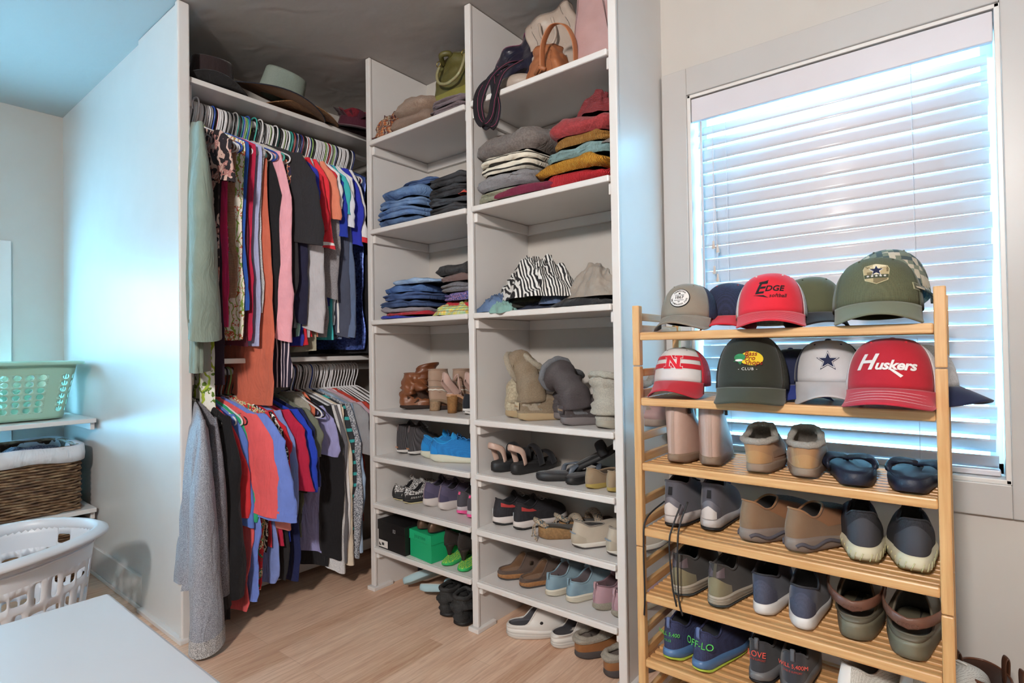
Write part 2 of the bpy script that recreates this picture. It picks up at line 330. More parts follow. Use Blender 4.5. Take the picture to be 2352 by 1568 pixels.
# ------------------------------------------------------------ built-in shelving
ZS = [.205, .412, .631, .846, 1.272, 1.70, 2.123]; YF, TH = 1.654, .02
def upright(nm, xa, xb, lab):
    t = thing(nm, lab, 'panel', (0, 0, 0), group=None)
    obj('panel', box(xa, xb, YF+.014, YW, 0, HC-.003), WHITE, t, False)
    obj('face_strip', box(xa-.004, xb+.004, YF, YF+.014, .018, HC-.003), WHITE, t, False, bevel=.003)
    obj('foot_block', box(xa-.016, xb+.016, YF-.014, YF+.1, 0, .018), WHITE, t, False, bevel=.003)
upright('cabinet_upright', -2.192, -2.17, 'tall white upright panel between the hanging clothes and the shoe shelves')
upright('cabinet_upright', -1.54, -1.518, 'tall white upright divider between the left and right shelf bays')
upright('cabinet_upright', -.888, -.866, 'tall white end panel of the shelving beside the window')
nm_s = {0: 'lowest, above the floor shoes', 1: 'second from the floor', 2: 'third from the floor', 3: 'carrying the boots', 4: 'below the piles of trousers and shorts', 5: 'carrying folded clothes just below the top shelf', 6: 'topmost near the ceiling'}
for bay, (xa, xb) in (('left', (-2.17, -1.54)), ('right', (-1.518, -.888))):
    for k, z in enumerate(ZS):
        t = thing('cabinet_shelf', 'white shelf of the %s bay, %s' % (bay, nm_s[k]), 'shelf', (0, 0, 0), group='shelves of the %s bay' % bay)
        obj('board', box(xa+.001, xb-.001, YF+.006, YW-.001, z-TH, z), WHITE, t, False)
        obj('nosing', box(xa+.005, xb-.005, YF-.01, YF+.006, z-TH-.003, z), WHITE, t, False, bevel=.005)
        hc = .042 if k > 2 else .036
        obj('side_cleat', box(xa+.001, xa+.018, YF+.012, YW-.019, z-TH-hc, z-TH-.001), WHITE, t, False, bevel=.003)
        obj('side_cleat', box(xb-.018, xb-.001, YF+.012, YW-.019, z-TH-hc, z-TH-.001), WHITE, t, False, bevel=.003)
        obj('back_cleat', box(xa+.001, xb-.001, YW-.018, YW-.001, z-TH-hc, z-TH-.001), WHITE, t, False)
# hanging closet shelves and rods
XR = -2.52
t = thing('closet_shelf', 'long white shelf above the upper clothes rod with hats on it', 'shelf', (0, 0, 0))
obj('board', box(XB, -2.39, .94, YW-.001, 2.22, 2.242), WHITE, t, False, bevel=.003)
obj('cleat', box(XB, XB+.018, .96, YW-.001, 2.16, 2.219), WHITE, t, False)
obj('end_cleat', box(XB+.02, -2.41, .942, .96, 2.13, 2.219), WHITE, t, False, bevel=.003)
t = thing('closet_shelf', 'narrow white shelf between upper and lower hanging clothes', 'shelf', (0, 0, 0))
obj('board', box(XB, -2.40, .94, YW-.001, 1.082, 1.104), WHITE, t, False, bevel=.003)
obj('end_cleat', box(XB+.02, -2.41, .942, .96, 1.0, 1.081), WHITE, t, False, bevel=.003)
t = thing('closet_bottom_rail', 'white low rail at floor level under the lower hanging clothes', 'rail', (0, 0, 0))
obj('rail', box(-2.62, -2.60, .94, YW, .02, .075), WHITE, t, False, bevel=.003)
ROD = M('rod_paint', 'dcdadb', 'smooth', rough=.3)
UZ, LZ = 2.178, 1.045
tag(obj('clothes_rod', tube([(XR, .961, UZ), (XR, YW-.01, UZ)], .0155, 20), ROD), 'round white rod holding the upper row of hangers', 'rod')
tag(obj('clothes_rod', tube([(XR, .961, LZ), (XR, YW-.01, LZ)], .0155, 20), ROD), 'round white rod holding the lower row of hangers', 'rod')
# alcove shelves
for z, lb in ((.806, 'upper white alcove shelf under the green laundry basket'), (.352, 'lower white alcove shelf under the lined wicker basket')):
    t = thing('alcove_shelf', lb, 'shelf', (0, 0, 0))
    obj('board', box(XA+.001, -3.44, -.4, .904, z-.022, z), WHITE, t, False, bevel=.003)
    obj('cleat', box(XA+.05, -3.47, .885, .904, z-.06, z-.023), WHITE, t, False, bevel=.002)
# foreground table
t = thing('white_table', 'smooth white table top in the near left corner', 'table', (0, 0, 0))
TT = M('table_paint', '9fa0a3', 'smooth', rough=.4)
obj('table_top', box(-1.03, .0, -.75, .285, .735, .76), TT, t, False, bevel=.004)
for (xx, yy) in ((-.99, .245), (-.99, -.71), (-.04, .245), (-.04, -.71)):
    obj('leg', box(xx-.02, xx+.02, yy-.02, yy+.02, 0, .735), TT, t, False, bevel=.003)
# ------------------------------------------------------------ bamboo rack
RX0, RX1, RY0, RY1 = -.729, -.028, 1.5, 1.79
ZR = [.045, .232, .419, .606, .793, .98, 1.168]
t = thing('bamboo_shoe_rack', 'tall stacked bamboo rack with slatted shelves in front of the window', 'rack', (0, 0, 0))
for xx in (RX0, RX1):
    s = 1 if xx == RX0 else -1
    for yy in (RY0-.012, RY1-.012):
        for k, (za, zb) in enumerate(((0, .55), (.552, 1.07), (1.072, 1.246))):
            if k == 2: za, zb = 1.072, 1.246
            obj('post', box(xx-.011, xx+.011, yy, yy+.024, za, zb), BAMB[2], t, False, bevel=.003)
    for z in ZR+[1.225]:
        obj('side_rail', box(xx-.007, xx+.007, RY0+.012, RY1-.012, z-.002 if z < 1.2 else z-.022, z+.022 if z < 1.2 else z), BAMB[1], t, False, bevel=.002)
        if z < 1.1: obj('side_rail', box(xx-.007, xx+.007, RY0+.012, RY1-.012, z+.06, z+.082), BAMB[1], t, False, bevel=.002)
for z in ZR:
    s = thing('rack_shelf', None, None, (0, 0, 0)); s.parent = t
    obj('front_apron', box(RX0+.011, RX1-.011, RY0-.01, RY0+.01, z-.023, z), BAMB[0], s, False, bevel=.004)
    obj('back_apron', box(RX0+.011, RX1-.011, RY1-.02, RY1, z-.023, z), BAMB[0], s, False, bevel=.004)
    V = []
    for k in range(8):
        y = RY0+.02+k*.0315; obj('slat', box(RX0+.012, RX1-.012, y, y+.021, z-.012, z-.002), BAMB[0], s, False, bevel=.002)
# ------------------------------------------------------------ hanging clothes
HM = {}
HCOL = dict(white='e2e0e2', black='1a1a1c', grey='9c9a9a', teal='3fa79c', blue='2f4fa8', green='93b56a', red='b3263c', coral='d0605c', navy='23306b', tan='cdbfae')
def hanger_mesh():
    s = .019; pts = [(.0, 0, -.098)]
    hook = [(.024*cos(a), 0, .024*sin(a)-.0055) for a in [radians(q) for q in range(-160, -205, -15)]]
    hk = [(.004, 0, -.097), (.004, 0, -.08), (.018, 0, -.045), (.0245, 0, -.02), (.0245, 0, 0), (.018, 0, .015), (.004, 0, .0225), (-.012, 0, .0195), (-.0225, 0, .008), (-.024, 0, -.006), (-.021, 0, -.02)]
    sh = [(0, 0, -.098), (.03, 0, -.102), (.11, 0, -.138), (.185, 0, -.172), (.207, 0, -.186), (.212, 0, -.2), (.2, 0, -.21), (.15, 0, -.212), (0, 0, -.212)]
    sh2 = [(-x, y, z) for x, y, z in sh[::-1]][1:]
    a = tube(cat(hk, 4), .0033, 7); b = tube(cat(sh+sh2[:-1], 4, True), .0036, 7, closed=True)
    return join(a, b)
_hm = hanger_mesh(); HPROTO = {}
GY = []
def short(s):
    for q in (' on the ', ' hanging ', ', ', ' behind ', ' beside ', ' between ', ' at the ', ' near the ', ' reaching ', ' right ', ' next to ', ' before '): s = s.split(q)[0]
    return s
def near_label(y, up):
    b = min((g for g in GY if g[1] == up), key=lambda g: abs(g[0]-y)); s = short(b[2])
    return s, 'left' if y < b[0] else 'right'
def hanger(col, loc, rz, label, group):
    if col not in HPROTO:
        o = obj('clothes_hanger', _hm, M('hanger_plastic_'+col, HCOL[col], 'smooth', rough=.3)); HPROTO[col] = o
    else:
        o = HPROTO[col].copy(); C.objects.link(o)
    o.location = loc; o.rotation_euler = (0, 0, rz); return tag(o, label, 'hanger', group)
def body_fn(hw, L, thick, seed, taper=.12, flare=0, bend=.8, neck=.055, drop=.08, strap=False, amp=1.0, puff=1):
    def fn(u, v):
        ph = u*2*pi
        if v < .16:
            q = v/.16; a = neck+(hw-neck)*q**.9; z = -.103-drop*q**1.1; b = .008+.004*q
            if strap: b *= .6
        else:
            q = (v-.16)/.84; a = hw*(1-taper*(sin(min(q*2.2, 1)*pi/2)))+flare*q; z = -.103-drop-(L-.103-drop)*q; b = thick*(.6+.5*q)
        cx, sy_ = cos(ph), sin(ph)
        x = a*(abs(cx)**.75)*(1 if cx > 0 else -1); y = b*sy_*(1+(puff-1)*max(0, cx)**.5*min(1, v*3))
        w_ = max(0, v-.1)
        y += w_*(.011*sin(x*38+v*2)+.012*nz(x*9, v*2.2, 4))+min(amp, 1.3)*w_*(.003*nz(x*24, v*9, seed*2)+.002*sin(x*85+seed*2+v*3))
        x += amp*w_*(.03*nz(v*4, seed*7)+.014*nz(v*11, seed*5+u*3)+.006*nz(v*26, seed*3+u*4))
        z += .012*nz(x*7, seed*2.7)*w_
        if puff > 1: k = 1+.16*min(1, puff-1)*sin(ph*11+v*4+2*nz(v*3, 1))*min(1, v*2); y *= k; x += .012*sin(ph*11+v*4)*v*max(0, cx)
        y += bend*max(0, x)**2
        return x, y, z
    return fn
def sleeve(hw, side, L, r0, r1, seed, bend=.8, out=.03, zs=-.165, puff=1):
    def fn(u, v):
        ph = u*2*pi; q = v
        cx = side*(hw-.045+out*min(1, q*1.6)+.02*nz(q*3, seed)+.006*nz(q*14, seed*3)); z = zs-L*q
        a = (r0*.45+(r0*.55)*min(1, q*4)) if q < .25 else r0+(r1-r0)*((q-.25)/.75); b = (.010+.010*q)*(1+(puff-1)*min(1, q*3)) if side > 0 else .010+.010*q
        x = cx+a*abs(cos(ph))**.8*(1 if cos(ph) > 0 else -1); y = b*sin(ph)*1.1+.006*sin(x*45+q*3)*q+.008*nz(q*4, 3)
        z += .02*q*(x-cx)/max(a, .01)*-side + .006*nz(x*30, seed)
        return x, y+bend*max(0, x)**2+.006*q, z
    return fn
GN = [0]
def garment(y, zrod, kind, mat, hw, L, label, cat_='shirt', hcol='white', rz=8, sl=None, slm=None, x=0, name=None, group=None, taper=.1, flare=0, bend=.5, amp=1, thick=.009, extra=None, trim=None, r=(.085, .08), puff=1):
    GY.append((y, zrod > 1.5, label)); GN[0] += 1; seed = GN[0]*1.37
    nm = name or dict(tank='tank_top', tee='t_shirt', long='long_sleeve_shirt', dress='dress', skirt='skirt')[kind]
    loc = (XR+x, y, zrod+.0155-.0225+.0035); rz = radians(rz)
    t = thing(nm, label, cat_, loc, rz, group)
    sh = min(hw, .215) if kind in ('tank', 'dress', 'skirt') else hw
    drop = .08 if kind != 'tank' else .07
    m = body_fn(hw, L, thick, seed, taper, flare, bend, .055 if kind != 'tank' else .075, drop, kind == 'tank', amp, puff)
    obj('body', grid(40, 26, m, cu=True), mat, t)
    if kind in ('tee', 'long'):
        Ls = sl or (.23 if kind == 'tee' else .62)
        ra, rb = r if kind == 'tee' else (.075, .05)
        for s in (1, -1):
            f = sleeve(hw, s, Ls if s > 0 else Ls*.95, ra, rb, seed+s, bend, .035 if kind == 'tee' else .02, puff=puff)
            so = obj('sleeve', grid(24, 16, f, cu=True), slm or mat, t)
            if s > 0 and trim:
                obj('cuff', grid(24, 2, lambda u, v, f=f: tuple(a+b for a, b in zip(f(u, .93+.07*v), (.0015*cos(u*2*pi), .0015*sin(u*2*pi), -.001)))), trim, so)
    if kind != 'dress' or True:
        k = [m(u/20, 0) for u in range(20)]
        obj('collar', tube(k, .0035, 6, closed=True), trim or mat, t)
    if extra: extra(t, m)
    hanger(hcol, loc, rz, '%s plastic hanger holding the %s' % (hcol, short(label)), 'clothes hangers on the %s rod' % ('upper' if zrod > 1.5 else 'lower'))
    return t
BLK = M('black_cotton', '1d1c20'); NAVY = M('navy_cotton', '1f2547')
def size_tag(t, m):
    obj('size_tag', box(.225, .229, -.012, .012, -.47, -.445), M('tag_white', 'f0f0f0', 'smooth'), t, False, bevel=.001)

garment(0.970, UZ, 'long', M('olive_twill','7f8b80'), 0.285, 1.118, 'long grey-green utility jacket, first garment at the left end of the upper rod', cat_='jacket',name='jacket',sl=.82,trim=M('olive_twill','7f8b80'),thick=.016,rz=-8,bend=-.2,x=.03,puff=2.6)
garment(0.984, UZ, 'tee', M('black_floral','231c22','floral','a8726c',.55,col3='c9a79b'), 0.265, 0.978, 'black blouse with dusty pink leaf print on the upper rod', hcol='grey',name='blouse',cat_='blouse',thick=.018,sl=.2,amp=1.6,rz=2,bend=.2)
garment(0.997, UZ, 'dress', M('leaf_print','e8e6dc','floral','5d7a2c',.5,col3='a3b73c'), 0.120, 1.318, 'white dress with green leaf print reaching down to the lower hangers, upper rod', cat_='dress',x=.05,thick=.012)
garment(1.011, UZ, 'dress', M('plum_jersey','2b1d2e'), 0.180, 1.178, 'dark plum tunic behind the leaf-print dress on the upper rod', cat_='tunic',name='tunic')
garment(1.024, UZ, 'tank', M('magenta_knit','c8285a'), 0.200, 0.938, 'magenta tank top squeezed behind the black leaf-print blouse', cat_='tank top')
garment(1.038, UZ, 'tank', M('floral_multi','8c2038','floral','e0708a',1.2,col3='2a8c80'), 0.180, 0.798, 'multicoloured tropical flower tank top on the upper rod', cat_='tank top',hcol='black',thick=.016)
garment(1.052, UZ, 'tank', M('tan_open_knit','bf8f72','rib',sc=2.2,dirn=2), 0.200, 0.818, 'tan openwork knit top on the upper rod', cat_='top',thick=.02,hcol='grey')
garment(1.065, UZ, 'tank', M('cream_floral','e6dfd0','floral','b8402c',.9,col3='7c9a3c'), 0.230, 0.988, 'cream sleeveless top with red poppies on the upper rod', cat_='top',name='blouse',thick=.018)
garment(1.079, UZ, 'tank', M('royal_jersey','2a55a8'), 0.225, 0.878, 'royal blue tank top near the left end of the upper rod', cat_='tank top',hcol='blue',x=.01)
garment(1.092, UZ, 'dress', M('wine_viscose','5a1a2e'), 0.220, 1.018, 'dark wine tunic on the upper rod behind the royal blue tank', cat_='tunic',name='tunic',hcol='black')
garment(1.106, UZ, 'tank', M('crimson_jersey','b81f43'), 0.235, 0.998, 'long crimson tank top on the upper rod', cat_='tank top')
garment(1.119, UZ, 'tank', M('emerald_satin','1e8f78'), 0.200, 0.678, 'emerald green camisole on the upper rod', cat_='camisole',name='camisole',hcol='black')
garment(1.133, UZ, 'tank', M('lavender_stripe','c3c7e2','stripe','8f96c8',60,dirn=2), 0.235, 1.018, 'pale lavender striped long top on the upper rod', cat_='top')
garment(1.146, UZ, 'tank', M('grey_heather','8d8b90','heather'), 0.230, 0.878, 'grey marl tank top on the upper rod', cat_='tank top',hcol='grey')
garment(1.160, UZ, 'tank', M('orange_cotton','c06a3a'), 0.200, 0.678, 'burnt orange camisole on the upper rod', cat_='camisole',name='camisole',hcol='black')
garment(1.173, UZ, 'dress', M('rust_linen','c7664f'), 0.200, 1.273, 'long rust coral dress hanging below the middle shelf, upper rod', cat_='dress',hcol='grey',x=.02,flare=.06,thick=.02,amp=1.5)
garment(1.187, UZ, 'tank', M('cream_jersey','d8cdbd'), 0.200, 0.778, 'cream camisole beside the rust coral dress', cat_='camisole',name='camisole',hcol='teal')
garment(1.200, UZ, 'long', BLK, 0.200, 0.948, 'slim black long-sleeved top on the upper rod', sl=.78,hcol='black')
garment(1.214, UZ, 'tank', M('ivory_knit','ddd8cf','knit'), 0.225, 0.938, 'ivory knitted sleeveless top on the upper rod', cat_='top')
garment(1.227, UZ, 'long', M('pink_jersey','e6a3ae'), 0.215, 0.978, 'light pink long-sleeved top on the upper rod', sl=.82,hcol='blue',x=.02,thick=.014)
garment(1.241, UZ, 'tank', M('lace_cream','dcd3c2','knit',sc=1.5), 0.225, 0.978, 'cream lace-edged blouse on the upper rod', cat_='blouse',name='blouse',hcol='green')
garment(1.254, UZ, 'dress', M('navy_pinstripe','221c33','stripe','d9c9d2',16,col3='x',dirn=0), 0.190, 1.198, 'navy dress with thin white stripes reaching below the middle shelf', cat_='dress',hcol='teal',x=.03,flare=.05,thick=.022,amp=1.8)
garment(1.268, UZ, 'tee', M('navy_floral','2a2540','floral','c46a4a',.9,col3='d8b48a'), 0.210, 0.798, 'navy blouse with orange and cream flowers on the upper rod', cat_='blouse',name='blouse',sl=.3,hcol='black')
garment(1.281, UZ, 'tee', M('charcoal_twill','2b2a2e'), 0.250, 0.938, 'black short-sleeved shirt with wide turned sleeves on the upper rod', cat_='shirt',sl=.4,r=(.095,.1),thick=.02,x=.03,trim=M('charcoal_twill','2b2a2e'))
garment(1.295, UZ, 'tee', M('indigo_pique','3d3a78'), 0.235, 0.938, 'indigo polo shirt on the upper rod', cat_='polo shirt',hcol='black')
garment(1.308, UZ, 'long', M('ink_jersey','22213a'), 0.220, 0.978, 'ink blue long-sleeved top on the upper rod', sl=.74,hcol='black')
garment(1.322, UZ, 'tee', M('mint_jersey','a9d8cb'), 0.230, 0.978, 'mint green t-shirt on the upper rod', sl=.3)
garment(1.335, UZ, 'tee', M('cobalt_jersey','2f35a0'), 0.225, 1.018, 'cobalt blue t-shirt between mint and red ones on the upper rod', sl=.22,hcol='green')
garment(1.349, UZ, 'tee', M('red_jersey','c4202f'), 0.245, 1.018, 'dark red t-shirt on the upper rod behind the mint one', sl=.32,thick=.016,hcol='white')
garment(1.362, UZ, 'long', M('pale_grey_jersey','b9b6bb'), 0.240, 0.978, 'pale grey long-sleeved shirt on the upper rod', sl=.78,x=.015,thick=.014,trim=M('pale_grey_jersey','b9b6bb'))
garment(1.376, UZ, 'tee', M('bright_red','e0303c'), 0.250, 0.978, 'bright red t-shirt with white striped sleeve on the upper rod', sl=.4,hcol='teal',trim=M('red_white_band','e8e4e4','stripe','d02a35',9,dirn=2))
garment(1.404, UZ, 'tank', M('stone_knit','a39d88'), 0.240, 1.048, 'stone khaki knit vest hanging lowest in its part of the upper rod', cat_='vest',name='vest',hcol='white',thick=.014)
garment(1.418, UZ, 'tee', M('coral_pique','df8468'), 0.250, 0.978, 'coral polo shirt on the upper rod', cat_='polo shirt',sl=.26,thick=.014,hcol='black')
garment(1.431, UZ, 'tee', M('scarlet','c82a35'), 0.235, 0.778, 'scarlet t-shirt right behind the coral polo shirt', sl=.25)
garment(1.445, UZ, 'tee', M('white_tee','e2e0e2'), 0.235, 0.878, 'white t-shirt on the upper rod behind the scarlet one', sl=.2,hcol='teal')
garment(1.458, UZ, 'long', M('dark_heather','6b686d','heather',col2='a9a6aa'), 0.235, 0.978, 'dark grey marl long-sleeved shirt on the upper rod', sl=.62,hcol='coral',thick=.014)
garment(1.472, UZ, 'tee', M('deep_blue','2438a0'), 0.235, 0.828, 'deep blue t-shirt on the upper rod between grey marl and turquoise', sl=.33,hcol='navy')
garment(1.485, UZ, 'tee', M('turquoise','3fb0b4'), 0.240, 0.988, 'turquoise t-shirt on the upper rod', sl=.22,hcol='black',thick=.014)
garment(1.499, UZ, 'tee', M('white_satin','d7d9e4'), 0.240, 0.918, 'shiny white sports shirt on the upper rod', sl=.28,hcol='navy',amp=1.6)
garment(1.512, UZ, 'tee', M('white_polo','dedcdc'), 0.235, 0.958, 'white polo shirt with navy cuff on the upper rod', cat_='polo shirt',sl=.22,trim=M('navy_trim','2a3470'),hcol='black')
garment(1.526, UZ, 'long', M('slate_jersey','474c5e'), 0.230, 0.978, 'slate long-sleeved shirt on the upper rod', sl=.8,hcol='white')
garment(1.539, UZ, 'long', M('steel_blue','5c6c8a'), 0.235, 0.988, 'steel blue long-sleeved shirt on the upper rod', sl=.8,thick=.014,trim=M('steel_blue','5c6c8a'))
garment(1.555, UZ, 'tee', M('ultramarine','2b33a6'), 0.240, 0.828, 'ultramarine t-shirt next to the shelving on the upper rod', sl=.36,hcol='green')
garment(1.576, UZ, 'tee', M('white_jersey2','dddadc'), 0.235, 0.778, 'white t-shirt with red sleeve ends, last before the shelving on the upper rod', sl=.34,hcol='white',trim=M('red_cuff','c52a33'))
garment(1.666, UZ, 'dress', M('navy_sequin','1b2258','sequin','5f78c8'), 0.235, 1.038, 'navy sequinned dress at the far right of the upper rod', cat_='dress',hcol='black',thick=.016)
garment(1.692, UZ, 'dress', BLK, 0.240, 1.058, 'plain black dress at the far end of the upper rod', cat_='dress',hcol='navy')
garment(0.972, LZ, 'long', M('grey_knit_hoodie','767a84','heather','a9adb8',.6), 0.285, 0.805, 'grey marl zip hoodie, first garment at the left end of the lower rod', cat_='hoodie',name='hoodie',sl=.84,trim=M('cuff_charcoal','3a3a42','heather'),thick=.03,amp=1.4,x=.05,rz=-9,bend=-.3,puff=2.8)
garment(0.988, LZ, 'long', M('charcoal_marl','4c4b52','heather','8a8890',.7), 0.250, 0.845, 'charcoal marl sweater behind the grey zip hoodie', cat_='sweater',name='sweater',sl=.72,trim=BLK,thick=.02,x=.02,hcol='grey',rz=-2,bend=0,puff=1.8)
garment(1.003, LZ, 'long', M('black_fleece','17171b'), 0.250, 0.965, 'long black sweatshirt on the lower rod', cat_='sweatshirt',name='sweatshirt',sl=.7,thick=.02,x=.02,hcol='black',rz=3,bend=.3,puff=1.8)
garment(1.019, LZ, 'tee', M('tomato_jersey','cc3038'), 0.195, 0.645, 'tomato red t-shirt behind the long black sweatshirt', hcol='navy',sl=.4)
garment(1.034, LZ, 'tee', M('cornflower','5a78c4'), 0.205, 0.645, 'cornflower blue t-shirt before the green one on the lower rod', sl=.44,hcol='navy',thick=.014)
garment(1.050, LZ, 'tee', M('kelly_green','2fa276'), 0.215, 0.625, 'kelly green t-shirt on the lower rod', sl=.42,thick=.012,hcol='white')
garment(1.066, LZ, 'tee', M('coral_jersey','dd5a5c'), 0.250, 0.975, 'coral red t-shirt with wide sleeve on the lower rod', sl=.40,r=(.11,.125),x=.02,thick=.012,trim=M('coral_jersey','dd5a5c'),amp=1.6,hcol='white')
garment(1.081, LZ, 'tee', M('periwinkle','6c83cf'), 0.272, 0.925, 'large periwinkle blue t-shirt on the lower rod', sl=.42,r=(.12,.135),x=.03,thick=.013,amp=1.3,trim=M('periwinkle','6c83cf'),hcol='black')
garment(1.097, LZ, 'tee', M('maroon_tee','6e2f40'), 0.220, 0.745, 'maroon t-shirt on the lower rod', hcol='navy',sl=.24)
garment(1.112, LZ, 'tee', M('ash_tee','9c9a9e'), 0.220, 0.745, 'ash grey t-shirt on the lower rod', hcol='grey',sl=.24)
garment(1.128, LZ, 'tee', M('red_hawaiian','c8242c','floral','e8dcae',1.0,col3='2a8a58'), 0.255, 0.905, 'red shirt with large tropical flowers on the lower rod', cat_='shirt',sl=.42,r=(.09,.1),thick=.02,amp=1.5,hcol='black')
garment(1.143, LZ, 'tee', M('yellow_print','e6d8a0','floral','2c8a5a',1.2,col3='d04030'), 0.240, 0.765, 'cream shirt with fruit print on the lower rod', cat_='shirt',sl=.4,hcol='green',trim=M('white_cuff','dad8d4'))
garment(1.159, LZ, 'tee', M('bird_print','1c1a20','print','e8e6e2',1.1,col3='f2f0ee'), 0.240, 0.765, 'black shirt with white bird print on the lower rod', cat_='shirt',sl=.3,hcol='black')
garment(1.174, LZ, 'tee', M('signal_red','c2202e'), 0.235, 0.745, 'signal red t-shirt on the lower rod behind the bird print', sl=.25,hcol='white')
garment(1.190, LZ, 'tee', M('dusty_periwinkle','7a8cc8'), 0.250, 0.905, 'dusty periwinkle polo shirt on the lower rod', cat_='polo shirt',sl=.44,thick=.02,hcol='grey',amp=1.5)
garment(1.205, LZ, 'long', M('salmon_twill','e0887c'), 0.240, 0.885, 'salmon button shirt on the lower rod', cat_='shirt',sl=.5,thick=.016,hcol='tan')
garment(1.221, LZ, 'tee', M('crimson_twill','b32040'), 0.255, 0.745, 'crimson short-sleeved shirt on the lower rod', cat_='shirt',sl=.33,r=(.1,.11),thick=.016,hcol='black')
garment(1.236, LZ, 'tee', M('soft_black','232225'), 0.250, 0.905, 'soft black t-shirt with small white size tag on the lower rod', sl=.34,hcol='black',extra=size_tag)
garment(1.261, LZ, 'tee', M('royal_polo','2440b4'), 0.255, 0.745, 'royal blue polo shirt with white size tag on the lower rod', cat_='polo shirt',sl=.34,r=(.1,.1),thick=.016,hcol='white',extra=size_tag)
garment(1.292, LZ, 'tee', M('navy_polo','1c2350'), 0.250, 0.925, 'navy polo shirt on the lower rod behind the royal blue one', cat_='polo shirt',sl=.32,hcol='red',thick=.018)
garment(1.327, LZ, 'tee', M('khaki_edge','6d7263'), 0.235, 0.745, 'khaki green t-shirt on the lower rod', sl=.2,hcol='white')
garment(1.399, LZ, 'tank', M('baby_cream','ddd6c4','fleece'), 0.130, 0.445, 'small cream child vest on the lower rod', cat_='child vest',name='vest',hcol='white',x=.07,thick=.02)
garment(1.414, LZ, 'tank', M('orange_kids','e0785a'), 0.140, 0.505, 'small orange child top on the lower rod', cat_='child top',hcol='black',x=.07,thick=.016)
garment(1.430, LZ, 'tee', M('lilac_tee','9a98c8'), 0.215, 0.845, 'lilac t-shirt on the lower rod before the black sweatshirt', hcol='black',sl=.22)
garment(1.445, LZ, 'long', M('black_sweat','1a1a1e'), 0.250, 0.905, 'black long-sleeved sweatshirt beside the grey marl one on the lower rod', cat_='sweatshirt',name='sweatshirt',sl=.7,thick=.016,hcol='blue')
garment(1.461, LZ, 'long', M('light_heather','a9a8ac','heather'), 0.250, 0.895, 'light grey marl sweatshirt on the lower rod', cat_='sweatshirt',name='sweatshirt',sl=.76,thick=.018,hcol='white',trim=M('light_heather','a9a8ac','heather'))
garment(1.476, LZ, 'long', M('graphite','605f64'), 0.250, 0.915, 'graphite sweatshirt on the lower rod', cat_='sweatshirt',name='sweatshirt',sl=.72,hcol='white',thick=.016)
garment(1.492, LZ, 'long', M('bright_white','dddbdc'), 0.245, 0.905, 'bright white sweatshirt on the lower rod', cat_='sweatshirt',name='sweatshirt',sl=.72,hcol='white')
garment(1.507, LZ, 'long', M('beige_fleece','cfc0ac'), 0.250, 0.895, 'beige sweatshirt on the lower rod', cat_='sweatshirt',name='sweatshirt',sl=.74,thick=.016,hcol='white',trim=M('beige_fleece','cfc0ac'))
garment(1.530, LZ, 'long', M('black_teal','2a2d33','stripe','2f9a9a',6,col3='x',dirn=2), 0.240, 0.865, 'black top with teal bands on the lower rod', sl=.6,hcol='white')
garment(1.545, LZ, 'long', M('flecked_knit','b9bcc2','heather','4a4e58',.35), 0.255, 0.825, 'flecked white and grey knit hoodie on the lower rod', cat_='hoodie',name='hoodie',sl=.72,thick=.02,hcol='white')
garment(1.568, LZ, 'long', M('washed_denim','6a7f9c','denim'), 0.245, 0.825, 'washed denim shirt on the lower rod', cat_='shirt',sl=.7,hcol='white')
garment(1.585, LZ, 'tee', M('fog_grey','8f8f93'), 0.250, 0.745, 'fog grey t-shirt near the right end of the lower rod', hcol='white')
garment(1.617, LZ, 'tee', M('mauve_tee','b99aa6'), 0.245, 0.745, 'mauve t-shirt near the right end of the lower rod', hcol='white')
garment(1.649, LZ, 'tee', M('brick_red','b0392c'), 0.240, 0.745, 'brick red t-shirt, last garment on the lower rod', hcol='white')
random.seed(8)
# empty hangers crowded between the clothes
gap_u = [y for y in [.97+.0093*k for k in range(90)] if not (1.235 < y < 1.275)]
pal = ['white']*9+['grey', 'black', 'red']+['white']*3+['black', 'grey']*3+['teal', 'blue', 'green', 'teal', 'black', 'white']+['white']*5+['black']*4+['white', 'green', 'white', 'white', 'teal', 'black', 'black', 'white', 'white', 'navy', 'coral', 'black', 'coral', 'white', 'navy', 'black', 'black']+['white']*5+['green', 'white', 'red', 'white', 'green', 'white', 'black']+['white']*6+['black', 'black', 'white', 'navy']
for k, y in enumerate(gap_u):
    c = pal[k*len(pal)//len(gap_u)]
    hanger(c, (XR, y, UZ-.0035), radians(random.uniform(4, 20)), '%s spare hanger just %s of the %s' % (c, near_label(y, True)[1], near_label(y, True)[0]), '%s hangers crowded around the %s' % (c, near_label(y, True)[0]))
for k in range(23):
    y = 1.44+.0165*k; c = 'white' if k > 8 else ['black', 'red', 'white', 'black', 'white', 'white', 'blue', 'white', 'black'][k]
    hanger(c, (XR, y, LZ-.0035), radians(random.uniform(4, 16)), '%s spare hanger just %s of the %s' % (c, near_label(y, False)[1], near_label(y, False)[0]), '%s hangers crowded around the %s' % (c, near_label(y, False)[0]))
for k, c in enumerate(('white', 'navy', 'white')):
    hanger(c, (XR, 1.232+.012*k, LZ-.0035), radians(6), '%s plastic hanger by the gap in the lower rod, %s of three' % (c, ('left', 'middle', 'right')[k]), '%s plastic hangers beside the gap on the lower rod' % c)
hanger('white', (XR+.03, 1.20, LZ-.0035), radians(30), 'empty white plastic hanger turned outwards on the lower rod', None)

